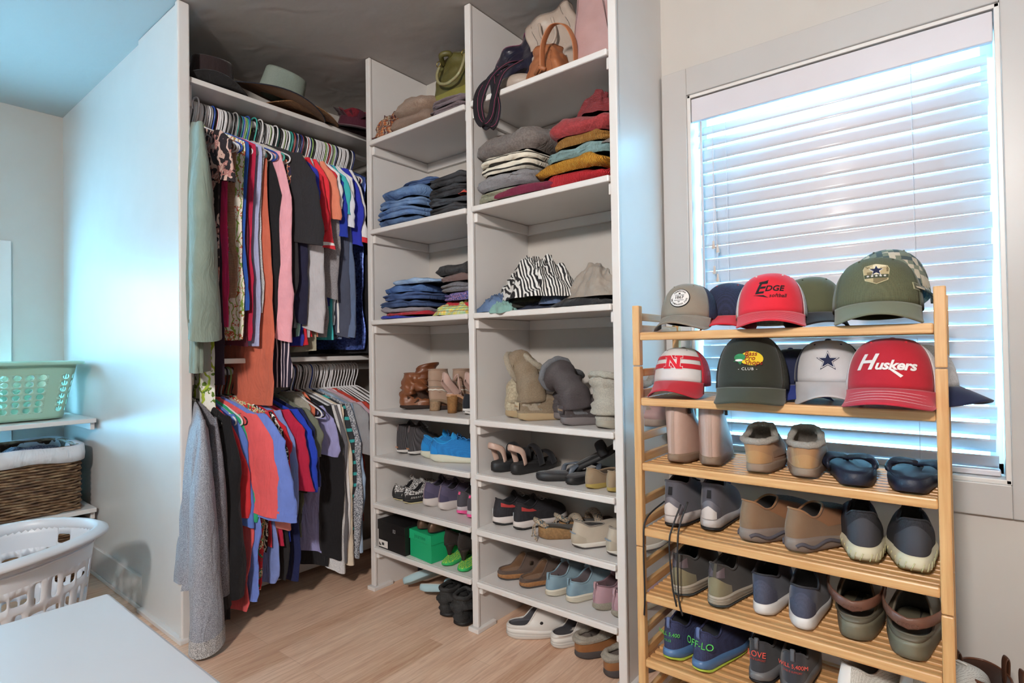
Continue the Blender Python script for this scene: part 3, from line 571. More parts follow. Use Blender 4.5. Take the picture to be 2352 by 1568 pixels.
# ------------------------------------------------------------ shoes: heel at the origin, toe along +y
def sm(a, b, x):
    x = min(1, max(0, (x-a)/(b-a))); return x*x*(3-2*x)
SD = dict(L=.285, W=.047, hw=.80, curve=.008, sh=.03, st=.018, spring=.008, flare=1.06, heelup=.006, hh=.062, dip=.016, fh=.075, fpos=.50, toeh=.045, co=.030, u0=.05, m2=.03, toe_round=.6, bulge=1.04, lean=0.0)
class Shoe:
    def __init__(s, mir=1, **k):
        s.p = dict(SD); s.p.update(k); s.mir = mir
    def hwid(s, u):
        p = s.p; return p['W']*(p['hw']+(1-p['hw'])*sm(.2, .68, u))
    def base(s, th, k=1.0, z=None):
        p = s.p; u = (1-cos(th))/2; sn = sin(th); e = .72 if u < .5 else .72*(1-sm(.5, 1, u))+p['toe_round']*sm(.5, 1, u)
        x = s.hwid(u)*k*abs(sn)**e*(1 if sn > 0 else -1)+s.mir*p['curve']*(sin(pi*min(1, u*1.1))*-1+1.6*sm(.6, 1, u)*-.4)
        y = p['L']*(.5+(u-.5)*(1+(k-1)*.35))
        zt = p['sh']+(p['st']-p['sh'])*sm(.15, .75, u)+p['spring']*sm(.7, 1, u)
        return x, y, zt if z is None else z(u)
    def zb(s, u): return s.p['spring']*sm(.72, 1, u)+s.p['heelup']*(1-sm(0, .12, u))
    def collar(s, th):
        p = s.p; f = (1-cos(th))/2; u = p['u0']+(p['fpos']-p['u0'])*f; sn = sin(th)
        x = p['co']*abs(sn)**.8*(1 if sn > 0 else -1)*(1-.12*f)+s.mir*p['curve']*-.6*f
        z = p['sh']+p['hh']*(1-sm(0, .4, f))+(p['hh']-p['dip'])*sm(0, .4, f)*(1-sm(.5, 1, f))+p['fh']*sm(.5, 1, f)
        return x, p['L']*u+p['lean']*1, z
    def P(s, th, v, off=0):
        p = s.p; B = Vector(s.base(th)); Cc = Vector(s.collar(th)); f = (1-cos(th))/2; g = f**1.6
        M1 = Vector((B.x*p['bulge'], B.y-.004*(1-g)+.003*g, B.z+(Cc.z-B.z)*.4*(1-g)+p['toeh']*1.15*g))
        M2b = Vector((Cc.x*1.08, Cc.y-.006*(1-f), B.z+(Cc.z-B.z)*.72)); M2f = Vector((Cc.x, Cc.y+p['L']*p['m2']*3, max(p['toeh']*1.2+B.z, B.z+(Cc.z-B.z)*(.9 if p['fh'] < .1 else .42))))
        M2 = M2b.lerp(M2f, g)
        a = 1-v; q = B*a**3+M1*3*v*a*a+M2*3*v*v*a+Cc*v**3
        if off:
            c = Vector((q.x*.2, p['L']*.45, 0 if v < .7 else .02)); d = (q-c); d.z *= .6
            if d.length > 1e-6: q = q+d.normalized()*off
        return q
def patch(S, t0, t1, v0, v1, off=.0012, nu=16, nv=8, shape=None):
    def fn(u, v):
        th = t0+(t1-t0)*u; a, b = v0, v1
        if shape: b = v0+(v1-v0)*shape(u)
        return S.P(th, a+(b-a)*v, off)
    return grid(nu, nv, fn)
RUB = M('black_rubber', '1c1c1e', 'smooth', rough=.6)
def shoe(label, loc, rz, st=None, up=None, sole=None, lining=None, trim=None, out=None, lace=None, mir=1, group=None, name='sneaker', cat_='shoe', parts=(), tongue=True, rot=None, insole=None, furtop=None, wr=0, cuff=None):
    S = Shoe(mir, **(st or {})); p = S.p; t = thing(name, label, cat_, loc, radians(rz), group, rot)
    NU = 44
    # sole
    rows = [(.86, lambda u: S.zb(u)), (.97, lambda u: S.zb(u)+.002), (p['flare'], lambda u: S.zb(u)+.35*(S.base(acos_(u))[2]-S.zb(u))), (p['flare']*.985, lambda u: S.zb(u)+.75*(S.base(acos_(u))[2]-S.zb(u))), (1.0, lambda u: S.base(acos_(u))[2]+.001), (.9, lambda u: S.base(acos_(u))[2]+.0005)]
    lo = 0
    if out:
        ot = min(.006, .3*p['st'])
        vf = grid(NU, 3, lambda u, v: S.base(u*2*pi+.0001, [.84, .98, 1.0, .98][round(v*3)]*p['flare']*.985, lambda q: S.zb(q)+[0, .0015, ot*.7, ot][round(v*3)]), cu=True, cap0=True, cap1=True)
        obj('outsole', vf, out, t); lo = ot
    vf = grid(NU, 5, lambda u, v: S.base(u*2*pi+.0001, rows[round(v*5)][0], (lambda q, r=rows[round(v*5)][1]: max(r(q), S.zb(q)+lo+.0001*round(v*5)))), cu=True, cap0=True, cap1=True)
    so = obj('sole', vf, sole, t)
    W = lambda x, y, z: (wr*(nz(x, y, z*2.2, 26)) if wr else 0)
    def upf(u, v):
        q = S.P(u*2*pi+.0001, v)
        if wr:
            k = sin(pi*min(1, v*1.05)); q = q+Vector((q.x*8, q.y-.08, 0))*wr*k*(nz(q.x*.4, q.y*.4, q.z, 34)+.5*nz(q.x, q.y, q.z, 70))
        return q
    uo = obj('upper', grid(NU, 14, upf, cu=True), up, t)
    # lining and insole
    lin_ = lining or RUB
    def li(u, v):
        th = u*2*pi+.0001; c = Vector(S.collar(th)); B = Vector(S.base(th, .86)); f = (1-cos(th))/2
        tgt = Vector((B.x*.95, c.y+(B.y-c.y)*(.5 if f > .5 else .8), p['sh']*.9)); cc = Vector(((c.x)*.9, c.y+(.003 if f < .5 else -.003), c.z-.001))
        return c.lerp(cc, min(1, v*5)) if v < .2 else cc.lerp(tgt, (v-.2)/.8)
    obj('lining', grid(NU, 8, li, cu=True), lin_, t)
    obj('insole', grid(NU, 1, lambda u, v: S.base(u*2*pi+.0001, .9 if v == 0 else .3, lambda q: S.base(acos_(q))[2]+.003), cu=True, cap1=True), insole or lin_, t)
    rr = furtop and .009 or .0028
    ct = [Vector(S.collar(2*pi*k/36)) for k in range(36)]
    if furtop: ct = [c+Vector((nz(c.x, c.y, c.z, 90), nz(c.y, c.x, c.z, 90), nz(c.z, c.x, c.y, 90)))*.004 for c in ct]
    obj('collar', tube(ct, rr, 8, closed=True), furtop or trim or up, t)
    if lace:
        c0 = Vector(S.collar(pi)); L_ = []
        for k in range(4):
            v = .93-.13*k; w_ = .30
            pts = [S.P(pi+w_*(1-2*q/6), v, .0035) for q in range(7)]; L_.append(tube(pts, .0022, 6))
            if k < 3:
                v2 = v-.13; L_.append(tube([S.P(pi+w_*(1-2*q/6), v+(v2-v)*q/6, .0045) for q in range(7)], .002, 6))
        top = S.P(pi, .95, .006)
        for s in (1, -1):
            L_.append(tube(cat([top, top+Vector((.018*s, -.004, .012)), top+Vector((.034*s, .006, .0)), top+Vector((.02*s, .004, -.008)), top], 5), .0018, 6))
        obj('laces', join(*L_), lace, t)
    if tongue and (lace or tongue == 2):
        c0 = Vector(S.collar(pi)); k = p['fh']
        def tf(u, v): return (c0.x+(u-.5)*.044*(1-.15*v), c0.y+.012-.034*v+.004*cos((u-.5)*pi), c0.z-.012+.035*v-.02*(2*u-1)**2)
        obj('tongue', grid(8, 6, tf), lin_ if tongue != 2 else up, t, solid=.004)
    for q in parts: q(t, S)
    return t
def acos_(u): return math.acos(max(-1, min(1, 1-2*u)))
# optional shoe parts
def heel_counter(mat, a=.75, v1=.62): return lambda t, S: obj('heel_counter', join(patch(S, -a, a, .0, v1, .0014, 20, 8, lambda u: 1-.55*abs(2*u-1)**1.5)), mat, t)
def heel_tab(mat, w=.16, v0=.45, v1=1.0): return lambda t, S: obj('heel_tab', patch(S, -w, w, v0, v1, .0028, 6, 8), mat, t)
def heel_loop(mat): 
    def f(t, S):
        a = S.P(0, .97, .001); b = S.P(0, .72, .002); obj('pull_loop', tube(cat([b, b.lerp(a, .5)+Vector((0, -.007, 0)), a+Vector((0, -.008, .012)), a+Vector((0, .002, .008)), a], 5), .0016, 6, flat=3.5, up=(1, 0, 0)), mat, t)
    return f
def side_band(mat, a0=.9, a1=2.3, v0=.15, v1=.42): return lambda t, S: [obj('side_panel', patch(S, s*a0, s*a1, v0, v1, .0014, 14, 5), mat, t) for s in (1, -1)]
def toe_cap(mat, v1=.45, a=1.0): return lambda t, S: obj('toe_cap', patch(S, pi-a, pi+a, 0, v1, .0014, 20, 8), mat, t)
def foxing(mat, z0=.4, z1=.8, n=1):
    def f(t, S):
        for k in range(n):
            z = z0+(z1-z0)*k/max(1, n); dz = (z1-z0)/n*.55
            fn = lambda u, v: S.base(u*2*pi+.0001, S.p['flare']*1.012, lambda q: S.zb(q)+(z+dz*v)*(S.base(acos_(q))[2]-S.zb(q)))
            obj('sole_stripe', grid(44, 1, fn, cu=True), mat, t)
    return f
def heel_text(s, size, mat, z, up=0, name='lettering', shear=0, th0=0, bend=9.0):
    def f(t, S):
        v, fc = text(s, size, shear, ext=.0004)
        zb, zt = S.base(0)[2], S.collar(0)[2]; vv = (z-zb)/(zt-zb) if z > zb else 0
        q = S.P(0, min(1, vv), .002) if z > zb else Vector((0, -.002, z))
        slope = (S.P(0, min(1, vv+.1)).y-S.P(0, max(0, vv-.1)).y)/max(.004, (S.P(0, min(1, vv+.1)).z-S.P(0, max(0, vv-.1)).z)) if z > zb else 0
        obj(name, ([(q.x+p_[0]-p_[2]*0, q.y+bend*p_[0]**2+p_[1]*slope-p_[2]-.002, z+p_[1]) for p_ in v], fc), mat, t, False)
    return f
def back_strap(mat, rivet=None, text_=None):
    def f(t, S):
        p = S.p; pts = []
        for k in range(13):
            a = pi*k/12; x = (p['W']+.006)*cos(a); y = .125-.132*sin(a)**.8; z = p['sh']+.042+.012*abs(cos(a))
            pts.append((x, y, z))
        st = obj('heel_strap', tube(pts, .003, 8, flat=4.2, up=(0, 0, 1)), mat, t)
        for s in (1, -1): obj('rivet', ell(s*(p['W']+.009), .125, p['sh']+.054, .003, .008, .008, 12, 8), rivet or RUB, st)
        if text_:
            v, fc = text(text_, .019, ext=.0004); obj('lettering', ([(q[0], -.0115+7.5*q[0]**2-q[2], p['sh']+.042+q[1]) for q in v], fc), M('embossing', '5a3a2c', 'smooth'), st, False)
    return f
def wave_sole(mat):
    def f(t, S):
        for s in (1, -1):
            pts = [Vector(S.base(s*(.3+1.6*k/16), S.p['flare']*1.005, lambda q: S.p['sh']*.5+.006*sin(k*.8))) for k in range(17)]
            obj('sole_wave', tube(pts, .0035, 6, flat=1.4, up=(0, 0, 1)), mat, t)
    return f
def tread(mat, n=14):
    def f(t, S):
        for k in range(n):
            th = -1.3+2.6*k/(n-1); a = Vector(S.base(th, S.p['flare']*.985, lambda q: S.p['sh']*.32)); b = Vector(S.base(th+.10, S.p['flare']*.995, lambda q: S.p['sh']*.7))
            obj('tread_rib', tube([a, b], .0015, 6), mat, t)
    return f
def pair(label, la, lb, rz, group=None, drz=(0, 0), dup_rot=None, **k):
    """two shoes of one pair; label takes the words for near / far"""
    w_ = k.pop('words', ('left shoe of the pair', 'right shoe of the pair'))
    a = shoe(label+', '+w_[0], la, rz+drz[0], mir=-1, group=group, **k)
    b = shoe(label+', '+w_[1], lb, rz+drz[1], mir=1, group=group, **k)
    return a, b
def sandal(label, loc, rz, mat, foot, sole, straps, st=None, mir=1, group=None, name='sandal', heel=None, cat_='sandal', rot=None, parts=()):
    S = Shoe(mir, **(st or {})); p = S.p; t = thing(name, label, cat_, loc, radians(rz), group, rot); NU = 40
    top = lambda u: S.base(acos_(u))[2]
    vf = grid(NU, 4, lambda u, v: S.base(u*2*pi+.0001, [.9, 1, 1.03, 1.0, .97][round(v*4)], lambda q: [S.zb(q)*1, S.zb(q)+.002, S.zb(q)+.5*(top(q)-S.zb(q)), top(q)-.001, top(q)][round(v*4)] if not heel else [top(q)-.012, top(q)-.011, top(q)-.006, top(q)-.001, top(q)][round(v*4)]), cu=True, cap0=True, cap1=True)
    obj('sole', vf, sole, t)
    if heel:
        m_, hw_, hl = heel
        def hf(u, v):
            z = v*(p['sh']-.006); k = 1-.25*(1-v); a = u*2*pi; return (hw_*k*cos(a)*1.0, .03+hl*k*sin(a)-.004*(1-v), z)
        obj('heel', grid(24, 4, hf, cu=True, cap0=True, cap1=True), m_, t)
    obj('footbed', grid(NU, 2, lambda u, v: S.base(u*2*pi+.0001, [.95, .9, .4][round(v*2)], lambda q: top(q)+[.0, .003, .002][round(v*2)]), cu=True, cap1=True), foot, t)
    for (nm, pts, r, fl, *mm) in straps:
        q = []
        for (x, y, z) in pts:
            u = y/p['L']; q.append((x*S.hwid(u)/.047+mir*0, y, z+top(max(0, min(1, u)))))
        obj(nm, tube(cat(q, 5), r, 8, flat=fl, up=(0, .1, 1) if nm.startswith(('ankle', 'heel')) else (0, 1, .1)), mm[0] if mm else mat, t)
    for f in parts: f(t, S)
    return t
THONG = [('thong_strap', [(-.046, .12, -.004), (-.043, .13, .022), (-.02, .165, .033), (0, .195, .022)], .0042, 2.4), ('thong_strap', [(.046, .12, -.004), (.043, .13, .022), (.02, .165, .033), (0, .195, .022)], .0042, 2.4), ('toe_post', [(0, .197, .024), (0, .2, .0)], .003, 1)]
CRL = lambda y, h, w=.007, f=2.6: [('strap', [(-.047, y, -.004), (-.046, y, .02), (-.025, y, h), (0, y, h+.006), (.025, y, h), (.046, y, .02), (.047, y, -.004)], w, f)]
# --- materials shared by shoes
def S_(c, k='smooth', **a): return M('shoe_'+c, c, k, **a)
MID = S_('dcd8d2', rough=.55); DRK = S_('202024', 'plain'); GREYM = S_('5d5c62', 'mesh', col2='34343a')
BOOT = dict(L=.27, W=.045, hh=.13, dip=0, fh=.13, fpos=.40, co=.037, u0=.03, sh=.028, toeh=.05, m2=.02, hw=.86)
# =============== bamboo rack, row with boots (top z .793)
z = .7935
pair('pinkish tan ankle boot with fur lining on the bamboo rack', (-.635, 1.518, z), (-.535, 1.532, z), 4, st=dict(BOOT, hh=.14, fh=.14, W=.043, L=.265), up=S_('b39486', 'leather', rough=.5), sole=S_('7d6552'), lining=S_('b09a72', 'fur'), furtop=S_('c9bfa6', 'fur'), name='ankle_boot', cat_='boot', parts=(heel_tab(S_('a38576', 'leather'), .05, 0, 1), lambda t, S: obj('buckle', box(.036, .044, .02, .05, .142, .158), RUB, t, bevel=.002)), drz=(0, 6))
SLP = dict(L=.27, W=.049, hh=.05, dip=.0, fh=.055, fpos=.48, co=.036, sh=.028, st=.02, toeh=.042, flare=1.03)
pair('brown suede moccasin slipper with fleece lining on the rack', (-.414, 1.512, z), (-.300, 1.522, z), 6, st=dict(SLP, hh=.056, fh=.085, co=.039, u0=.03), up=S_('9c7450', 'plain'), sole=S_('8b7766'), lining=S_('cfc6ba', 'fur'), furtop=S_('d2c9be', 'fur'), name='slipper', cat_='slipper', insole=S_('6b625c', 'fur'), parts=(heel_counter(S_('a87f55', 'plain'), .8, .55), side_band(S_('8a6544', 'plain'))))
fl = dict(L=.28, W=.052, hw=.82, sh=.034, st=.02, spring=.006)
NV = S_('161d30', 'leather', rough=.55)
BIGS = CRL(.175, .03, .026, 0.16)
for lb, lc, mi, rz in (('left', (-.19, 1.492, z), -1, 12), ('right', (-.088, 1.492, z), 1, -2)):
    sandal('dark navy thong sandal on the bamboo rack, %s one beside the moccasins' % ('nearer' if lb == 'left' else 'farther'), lc, rz, NV, NV, NV, [('thong_strap', [(-.05, .10, -.004), (-.048, .12, .012), (-.03, .165, .024), (0, .2, .018)], .0045, 4.2), ('thong_strap', [(.05, .10, -.004), (.048, .12, .012), (.03, .165, .024), (0, .2, .018)], .0045, 4.2), ('toe_post', [(0, .2, .02), (0, .205, .0)], .004, 1)], st=fl, mir=mi)
# row .606
z = .6065
HIK = dict(L=.285, W=.046, hh=.095, dip=.012, fh=.105, fpos=.42, co=.032, sh=.036, st=.024, toeh=.052, flare=1.1)
for lb, lc, mi, rz in (('left', (-.655, 1.535, z), -1, 2), ('right', (-.552, 1.56, z), 1, 4)):
    shoe('grey hiking boot with pale stepped sole on the rack, %s' % ('against the left posts' if lb == 'left' else 'next to the brown loafers'), lc, rz, st=HIK, up=S_('55545c', 'plain'), sole=S_('b3aaa6', 'dirty', col2='8d857c'), out=RUB, lining=DRK, lace=S_('2c4a80', 'plain') if mi > 0 else RUB, name='hiking_boot', cat_='boot', mir=mi, parts=(heel_counter(S_('6c6a72', 'leather'), .7, .5), heel_tab(DRK, .1, .55, .8), lambda t, S: obj('heel_clip', patch(S, -.45, .45, 0, .34, .006, 10, 5, lambda u: 1-.5*abs(2*u-1)), S_('c9c1bd'), t)))
# loose black laces hanging over the shelf edge
for k, pts in enumerate((((-.70, 1.60, .66), (-.712, 1.50, .63), (-.714, 1.484, .56), (-.712, 1.482, .42), (-.716, 1.484, .36)), ((-.62, 1.53, .68), (-.632, 1.50, .625), (-.637, 1.484, .58), (-.63, 1.483, .47), (-.62, 1.486, .41)), ((-.60, 1.53, .69), (-.612, 1.50, .63), (-.613, 1.484, .58), (-.612, 1.482, .44), (-.603, 1.485, .39)))):
    tag(obj('shoe_lace', tube(cat(pts, 6), .0026, 6), RUB), ('black lace dangling outside the left post from the grey hiking boot', 'black lace dangling over the rack apron, left of two', 'black lace dangling over the rack apron, right of two')[k], 'shoelace')
LOA = dict(L=.29, W=.049, hh=.07, dip=.022, fh=.07, fpos=.42, co=.031, sh=.038, st=.024, toeh=.05, flare=1.07)
for lb, lc, mi, rz in (('left', (-.452, 1.532, z), -1, -22), ('right', (-.338, 1.522, z), 1, -24)):
    shoe('brown slip-on walking shoe with wavy grey sole on the rack, %s' % ('beside the grey hiking boots' if lb == 'left' else 'the nearer one'), lc, rz, st=LOA, up=S_('7c614a', 'plain'), sole=S_('7b6d64', rough=.6), lining=S_('2b211c', 'plain'), name='walking_shoe', mir=mi, trim=S_('8c6444', 'plain'), parts=(wave_sole(S_('4e4b53')), side_band(S_('8a5f3f', 'plain'), 1.4, 2.3, .35, .9), lambda t, S: obj('vamp_inset', patch(S, pi-.75, pi+.75, .25, .98, .002, 16, 8), S_('56676b', 'mesh', col2='3c4a50'), t)))
RUN = dict(L=.295, W=.051, hh=.078, dip=.02, fh=.078, fpos=.43, co=.033, sh=.045, st=.028, toeh=.05, flare=1.14, heelup=.012)
for lb, lc, mi, rz in (('left', (-.18, 1.53, z), -1, 12), ('right', (-.082, 1.528, z), 1, 4)):
    shoe('black running shoe with thick mud-stained cream sole on the rack, %s' % ('left one' if lb == 'left' else 'against the right post'), lc, rz, st=RUN, up=S_('26262b', 'mesh', col2='101013'), sole=S_('c9c1a6', 'dirty', col2='6f7a3c'), lining=S_('14161d', 'plain'), name='running_shoe', mir=mi, tongue=2, parts=(heel_counter(S_('3b3b40', 'smooth'), .95, .8), lambda t, S: obj('size_label', patch(S, pi-.18, pi+.18, .93, 1.0, .004, 4, 2), S_('8a8a90'), t), lambda t, S: tread(S_('b3ad86', 'dirty', col2='5f6c35'), 12)(t, S)))
# row .419
z = .4195
TRL = dict(L=.29, W=.047, hh=.082, dip=.02, fh=.08, fpos=.44, co=.032, sh=.034, st=.024, toeh=.05, flare=1.08)
for lb, lc, mi, rz in (('left', (-.63, 1.52, z), -1, 2), ('right', (-.525, 1.512, z), 1, -6)):
    shoe('khaki and black hiking shoe with beige sole on the rack, %s' % ('under the dangling laces' if lb == 'left' else 'in front of its mate'), lc, rz, st=TRL, up=S_('3a3634', 'plain'), sole=S_('a89c8c', 'dirty', col2='8a7d6b'), out=S_('3b4040'), lining=S_('1b1a1c', 'plain'), name='hiking_shoe', mir=mi, lace=RUB, parts=(heel_counter(S_('7c7258', 'plain'), .9, .55), foxing(S_('8f8576'), .3, .95, 3), lambda t, S: obj('heel_panel', patch(S, -.6, .6, .55, .93, .002, 14, 6, lambda u: .4+.6*abs(2*u-1)), S_('57494c', 'leather'), t), heel_tab(S_('4b4438'), .07, .55, 1)))
SLO = dict(L=.285, W=.046, hh=.07, dip=.012, fh=.085, fpos=.44, co=.033, sh=.036, st=.024, toeh=.048, flare=1.07)
for lb, lc, mi, rz in (('left', (-.413, 1.535, z), -1, 4), ('right', (-.313, 1.515, z), 1, 2)):
    shoe('slate blue slip-on shoe with white sole on the rack, %s' % ('left one' if lb == 'left' else 'right one, beside the clogs'), lc, rz, st=SLO, up=S_('3e4150', 'plain'), sole=S_('d5d1ce', rough=.5), lining=S_('17181f', 'fur'), trim=S_('30323e', 'fur'), name='slip_on_shoe', mir=mi, tongue=2, parts=(heel_counter(S_('474a5c', 'mesh', col2='3a3d4d'), .8, .8),))
CRC = dict(L=.29, W=.054, hw=.86, hh=.012, dip=.0, fh=.065, fpos=.50, co=.043, u0=.03, sh=.046, st=.034, toeh=.055, flare=1.03, toe_round=.5)
for lb, lc, mi, rz in (('left', (-.207, 1.535, z), -1, 4), ('right', (-.098, 1.512, z), 1, -3)):
    shoe('olive brown foam clog with lettered leather heel strap on the rack, %s' % ('left one' if lb == 'left' else 'against the right post'), lc, rz, st=CRC, up=S_('5a5344', 'smooth', rough=.55), sole=S_('6c6653', 'smooth', rough=.55), lining=S_('2f2e2a', 'smooth'), name='clog', cat_='clog', mir=mi, parts=(back_strap(S_('6b4636', 'leather'), S_('4a3228'), 'crocs'),))
# row .232
z = .2325
OFF = dict(L=.28, W=.045, hh=.075, dip=.022, fh=.075, fpos=.43, co=.03, sh=.036, st=.026, toeh=.048, flare=1.12, heelup=.01)
for lb, lc, mi, rz, tx, tx2 in (('left', (-.66, 1.515, z), -1, -4, 'WILL 5,400', 'MILES'), ('right', (-.572, 1.508, z), 1, -10, 'OFF-LO', '')):
    shoe('indigo running shoe with green lettering on the heel, bamboo rack, %s' % ('left one' if lb == 'left' else 'reading OFF-LO'), lc, rz, st=OFF, up=S_('343a5e', 'mesh', col2='20243f'), sole=S_('4f7098', rough=.4), out=S_('a6b23c'), lining=S_('1a1c2c', 'plain'), name='running_shoe', mir=mi, lace=S_('343a5e', 'plain'), parts=(heel_text(tx, .024 if tx2 == '' else .0135, S_('4fae4c'), .078), *([heel_text(tx2, .009, S_('3f8a4a'), .062)] if tx2 else []), heel_loop(S_('5a6a94'))))
for lb, lc, mi, rz, tx in (('left', (-.43, 1.545, z), -1, 2, 'LOVE'), ('right', (-.342, 1.54, z), 1, 3, 'WILL 5,400M')):
    shoe('dark grey running shoe with red lettering on the heel, bamboo rack, %s' % ('left one reading LOVE' if lb == 'left' else 'right one'), lc, rz, st=OFF, up=S_('3a3a3e', 'plain'), sole=S_('6e6e70', rough=.5), out=RUB, lining=S_('19191b', 'plain'), name='running_shoe', mir=mi, lace=S_('3a3a3e', 'plain'), parts=(heel_text(tx, .019 if lb == 'left' else .0125, S_('d04a3c'), .082), heel_text('THIS IS SUPPORT', .006, S_('a03a30'), .07), heel_loop(S_('57575b'))))
for lb, lc, mi, rz in (('left', (-.235, 1.56, z), -1, -28), ('right', (-.115, 1.60, z), 1, -30)):
    shoe('white mesh running shoe with loose tongue on the lower bamboo rack, %s' % ('left one' if lb == 'left' else 'right one'), lc, rz, st=dict(RUN, sh=.034), up=S_('cfcdc6', 'mesh', col2='9a9890'), sole=S_('dedbd6', rough=.5), lining=S_('b7b5b0', 'plain'), name='running_shoe', mir=mi, lace=S_('d6d4ce', 'plain'), parts=(heel_tab(S_('e6e4e0'), .3, .3, 1.0),))
# =============== right bay of the white shelving
z = .6315; Y = 1.70
STR = [('ankle_strap', [(-.036, .05, .0), (-.04, .03, .05), (-.02, -.005, .068), (.02, -.005, .068), (.04, .03, .05), (.036, .05, .0)], .0042, 3.0), ('instep_strap', [(-.046, .13, -.004), (-.035, .12, .05), (0, .11, .072), (.035, .12, .05), (.046, .13, -.004)], .005, 3.4), ('toe_strap', [(-.048, .2, -.004), (-.03, .19, .035), (0, .185, .045), (.03, .19, .035), (.048, .2, -.004)], .005, 3.4)]
TAN_ = S_('c3a596', 'leather')
for k, (x, mi) in enumerate(((-1.468, -1), (-1.372, 1))):
    s = [STR[0]+(TAN_,), STR[1]+(DRK,), STR[2]+(DRK,)]
    sandal('black sport sandal with pale pink ankle strap in the right bay, %s one' % ('left', 'right')[k], (x, Y+.008*k, z), -8, DRK, S_('2a2a2c'), RUB, s, st=dict(L=.25, W=.042, sh=.04, st=.028, flare=1.05), mir=mi)
for k, (x, mi, rz, rot) in enumerate(((-1.245, -1, -38, None), (-1.105, 1, -6, None))):
    sandal('dark grey thong sandal in the right bay, %s' % ('turned sideways beside the sport sandals', 'straight one beside the tan flats')[k], (x, Y-.005, z), rz, S_('5b6470', 'leather'), S_('3a3a3d', 'plain'), RUB, THONG, st=dict(L=.26, W=.046, sh=.028, st=.018), mir=mi)
tag(sandal('black foam slide sandal leaning up behind the grey thong sandals', (-1.17, 1.80, z+.01), 20, RUB, S_('1d1d1f', 'plain'), RUB, CRL(.16, .035), st=dict(L=.25, W=.048, sh=.02, st=.016), rot=(radians(28), 0, radians(-60))), None, None)
FLT = dict(L=.245, W=.036, hw=.78, hh=.052, dip=.026, fh=.03, fpos=.66, co=.03, sh=.020, st=.008, toeh=.03, flare=1.0, toe_round=.85)
for k, (x, mi) in enumerate(((-1.02, -1), (-.935, 1))):
    shoe('tan leather ballet flat with yellowed heel in the right bay, %s' % ('left one', 'against the end panel')[k], (x, 1.685, z), -6, st=FLT, up=S_('8f7a62', 'plain'), sole=S_('a08a4a'), lining=S_('5d4e40', 'plain'), name='ballet_flat', mir=mi, tongue=False)
z = .4125
SNK = dict(L=.265, W=.043, hh=.072, dip=.02, fh=.072, fpos=.44, co=.029, sh=.034, st=.024, toeh=.045, flare=1.1, heelup=.008)
RED = S_('b23a38')
for k, (x, mi) in enumerate(((-1.482, -1), (-1.375, 1))):
    shoe('black running shoe with red side flashes and white sole in the right bay, %s one' % ('left', 'right')[k], (x, 1.725, z), -14, st=SNK, up=S_('29282e', 'mesh', col2='141418'), sole=S_('cfc6c2'), out=RUB, lining=DRK, lace=S_('7b7a7a', 'plain'), name='running_shoe', mir=mi, parts=(side_band(RED, .6, 1.5, .55, .8), lambda t, S: obj('reflector', tube([S.P(-.5, .1, .003), S.P(-.4, .38, .003), S.P(-.2, .4, .003), S.P(-.1, .1, .003)], .0012, 5), S_('cfd3d8'), t)))
FLO = S_('b8a890', 'print', col2='7a3a34', sc=3.5, col3='2f5a63')
for k, (x, y, mi, rz) in enumerate(((-1.245, 1.705, -1, -35), (-1.215, 1.80, 1, -30))):
    sandal('cork wedge sandal with patterned fabric straps in the right bay, %s' % ('in front', 'behind its mate')[k], (x, y, z), rz, FLO, S_('3a342c', 'plain'), S_('8c6a44', 'cork'), CRL(.15, .038, .012, 1.6)+[('ankle_tie', [(-.03, .03, 0), (-.035, -.005, .02), (0, -.016, .026), (.035, -.005, .02), (.03, .03, 0)], .004, 2.2)], st=dict(L=.24, W=.042, sh=.045, st=.022), mir=mi, parts=(lambda t, S: obj('knotted_tie', join(*[tube(cat([(.0, -.012, .06), (q, -.02, .04), (q*1.8, -.018, .012), (q*2.4, -.02, .002)], 4), .0022, 5) for q in (-.012, .004, .012)]), FLO, t),))
CRM = S_('b5a999', 'plain')
for k, (x, y, mi) in enumerate(((-1.085, 1.688, -1), (-.948, 1.695, 1))):
    shoe('cream slip-on walking shoe with rounded lettered heel in the right bay, %s' % ('beside the wedge sandals', 'against the end panel')[k], (x, y, z), -24, st=dict(SNK, sh=.022, hh=.075, W=.044, flare=1.0, fh=.05, fpos=.5, heelup=.01), up=CRM, sole=S_('d2ccc2'), out=S_('4a4646'), lining=S_('504c4a', 'mesh'), trim=S_('8f877d', 'plain'), name='walking_shoe', mir=mi, tongue=False, parts=(heel_text('skechers', .010, S_('7e97ae'), .058), heel_counter(S_('aba08f', 'plain'), .8, .5)))
z = .2055
CLG = dict(L=.245, W=.042, hw=.84, hh=.012, dip=.0, fh=.065, fpos=.5, co=.036, u0=.03, sh=.024, st=.02, toeh=.045, flare=1.02)
for k, (x, y, mi) in enumerate(((-1.455, 1.712, -1), (-1.335, 1.70, 1))):
    shoe('taupe suede clog with cork footbed in the right bay, %s' % ('behind, against the divider', 'nearer one')[k], (x, y, z), -26, st=CLG, up=S_('5b4c44', 'plain'), sole=S_('9a6a40', 'cork'), out=S_('3f3c3c'), lining=S_('7a5c44', 'plain'), insole=S_('87664a', 'plain'), name='clog', cat_='clog', mir=mi, parts=(lambda t, S: obj('side_buckle', box(.04, .046, .12, .135, .05, .065), S_('9a8c7a', metal=1, rough=.4), t, bevel=.001),))
DEN = dict(L=.255, W=.041, hh=.05, dip=.008, fh=.075, fpos=.46, co=.029, sh=.028, st=.022, toeh=.045, flare=1.08)
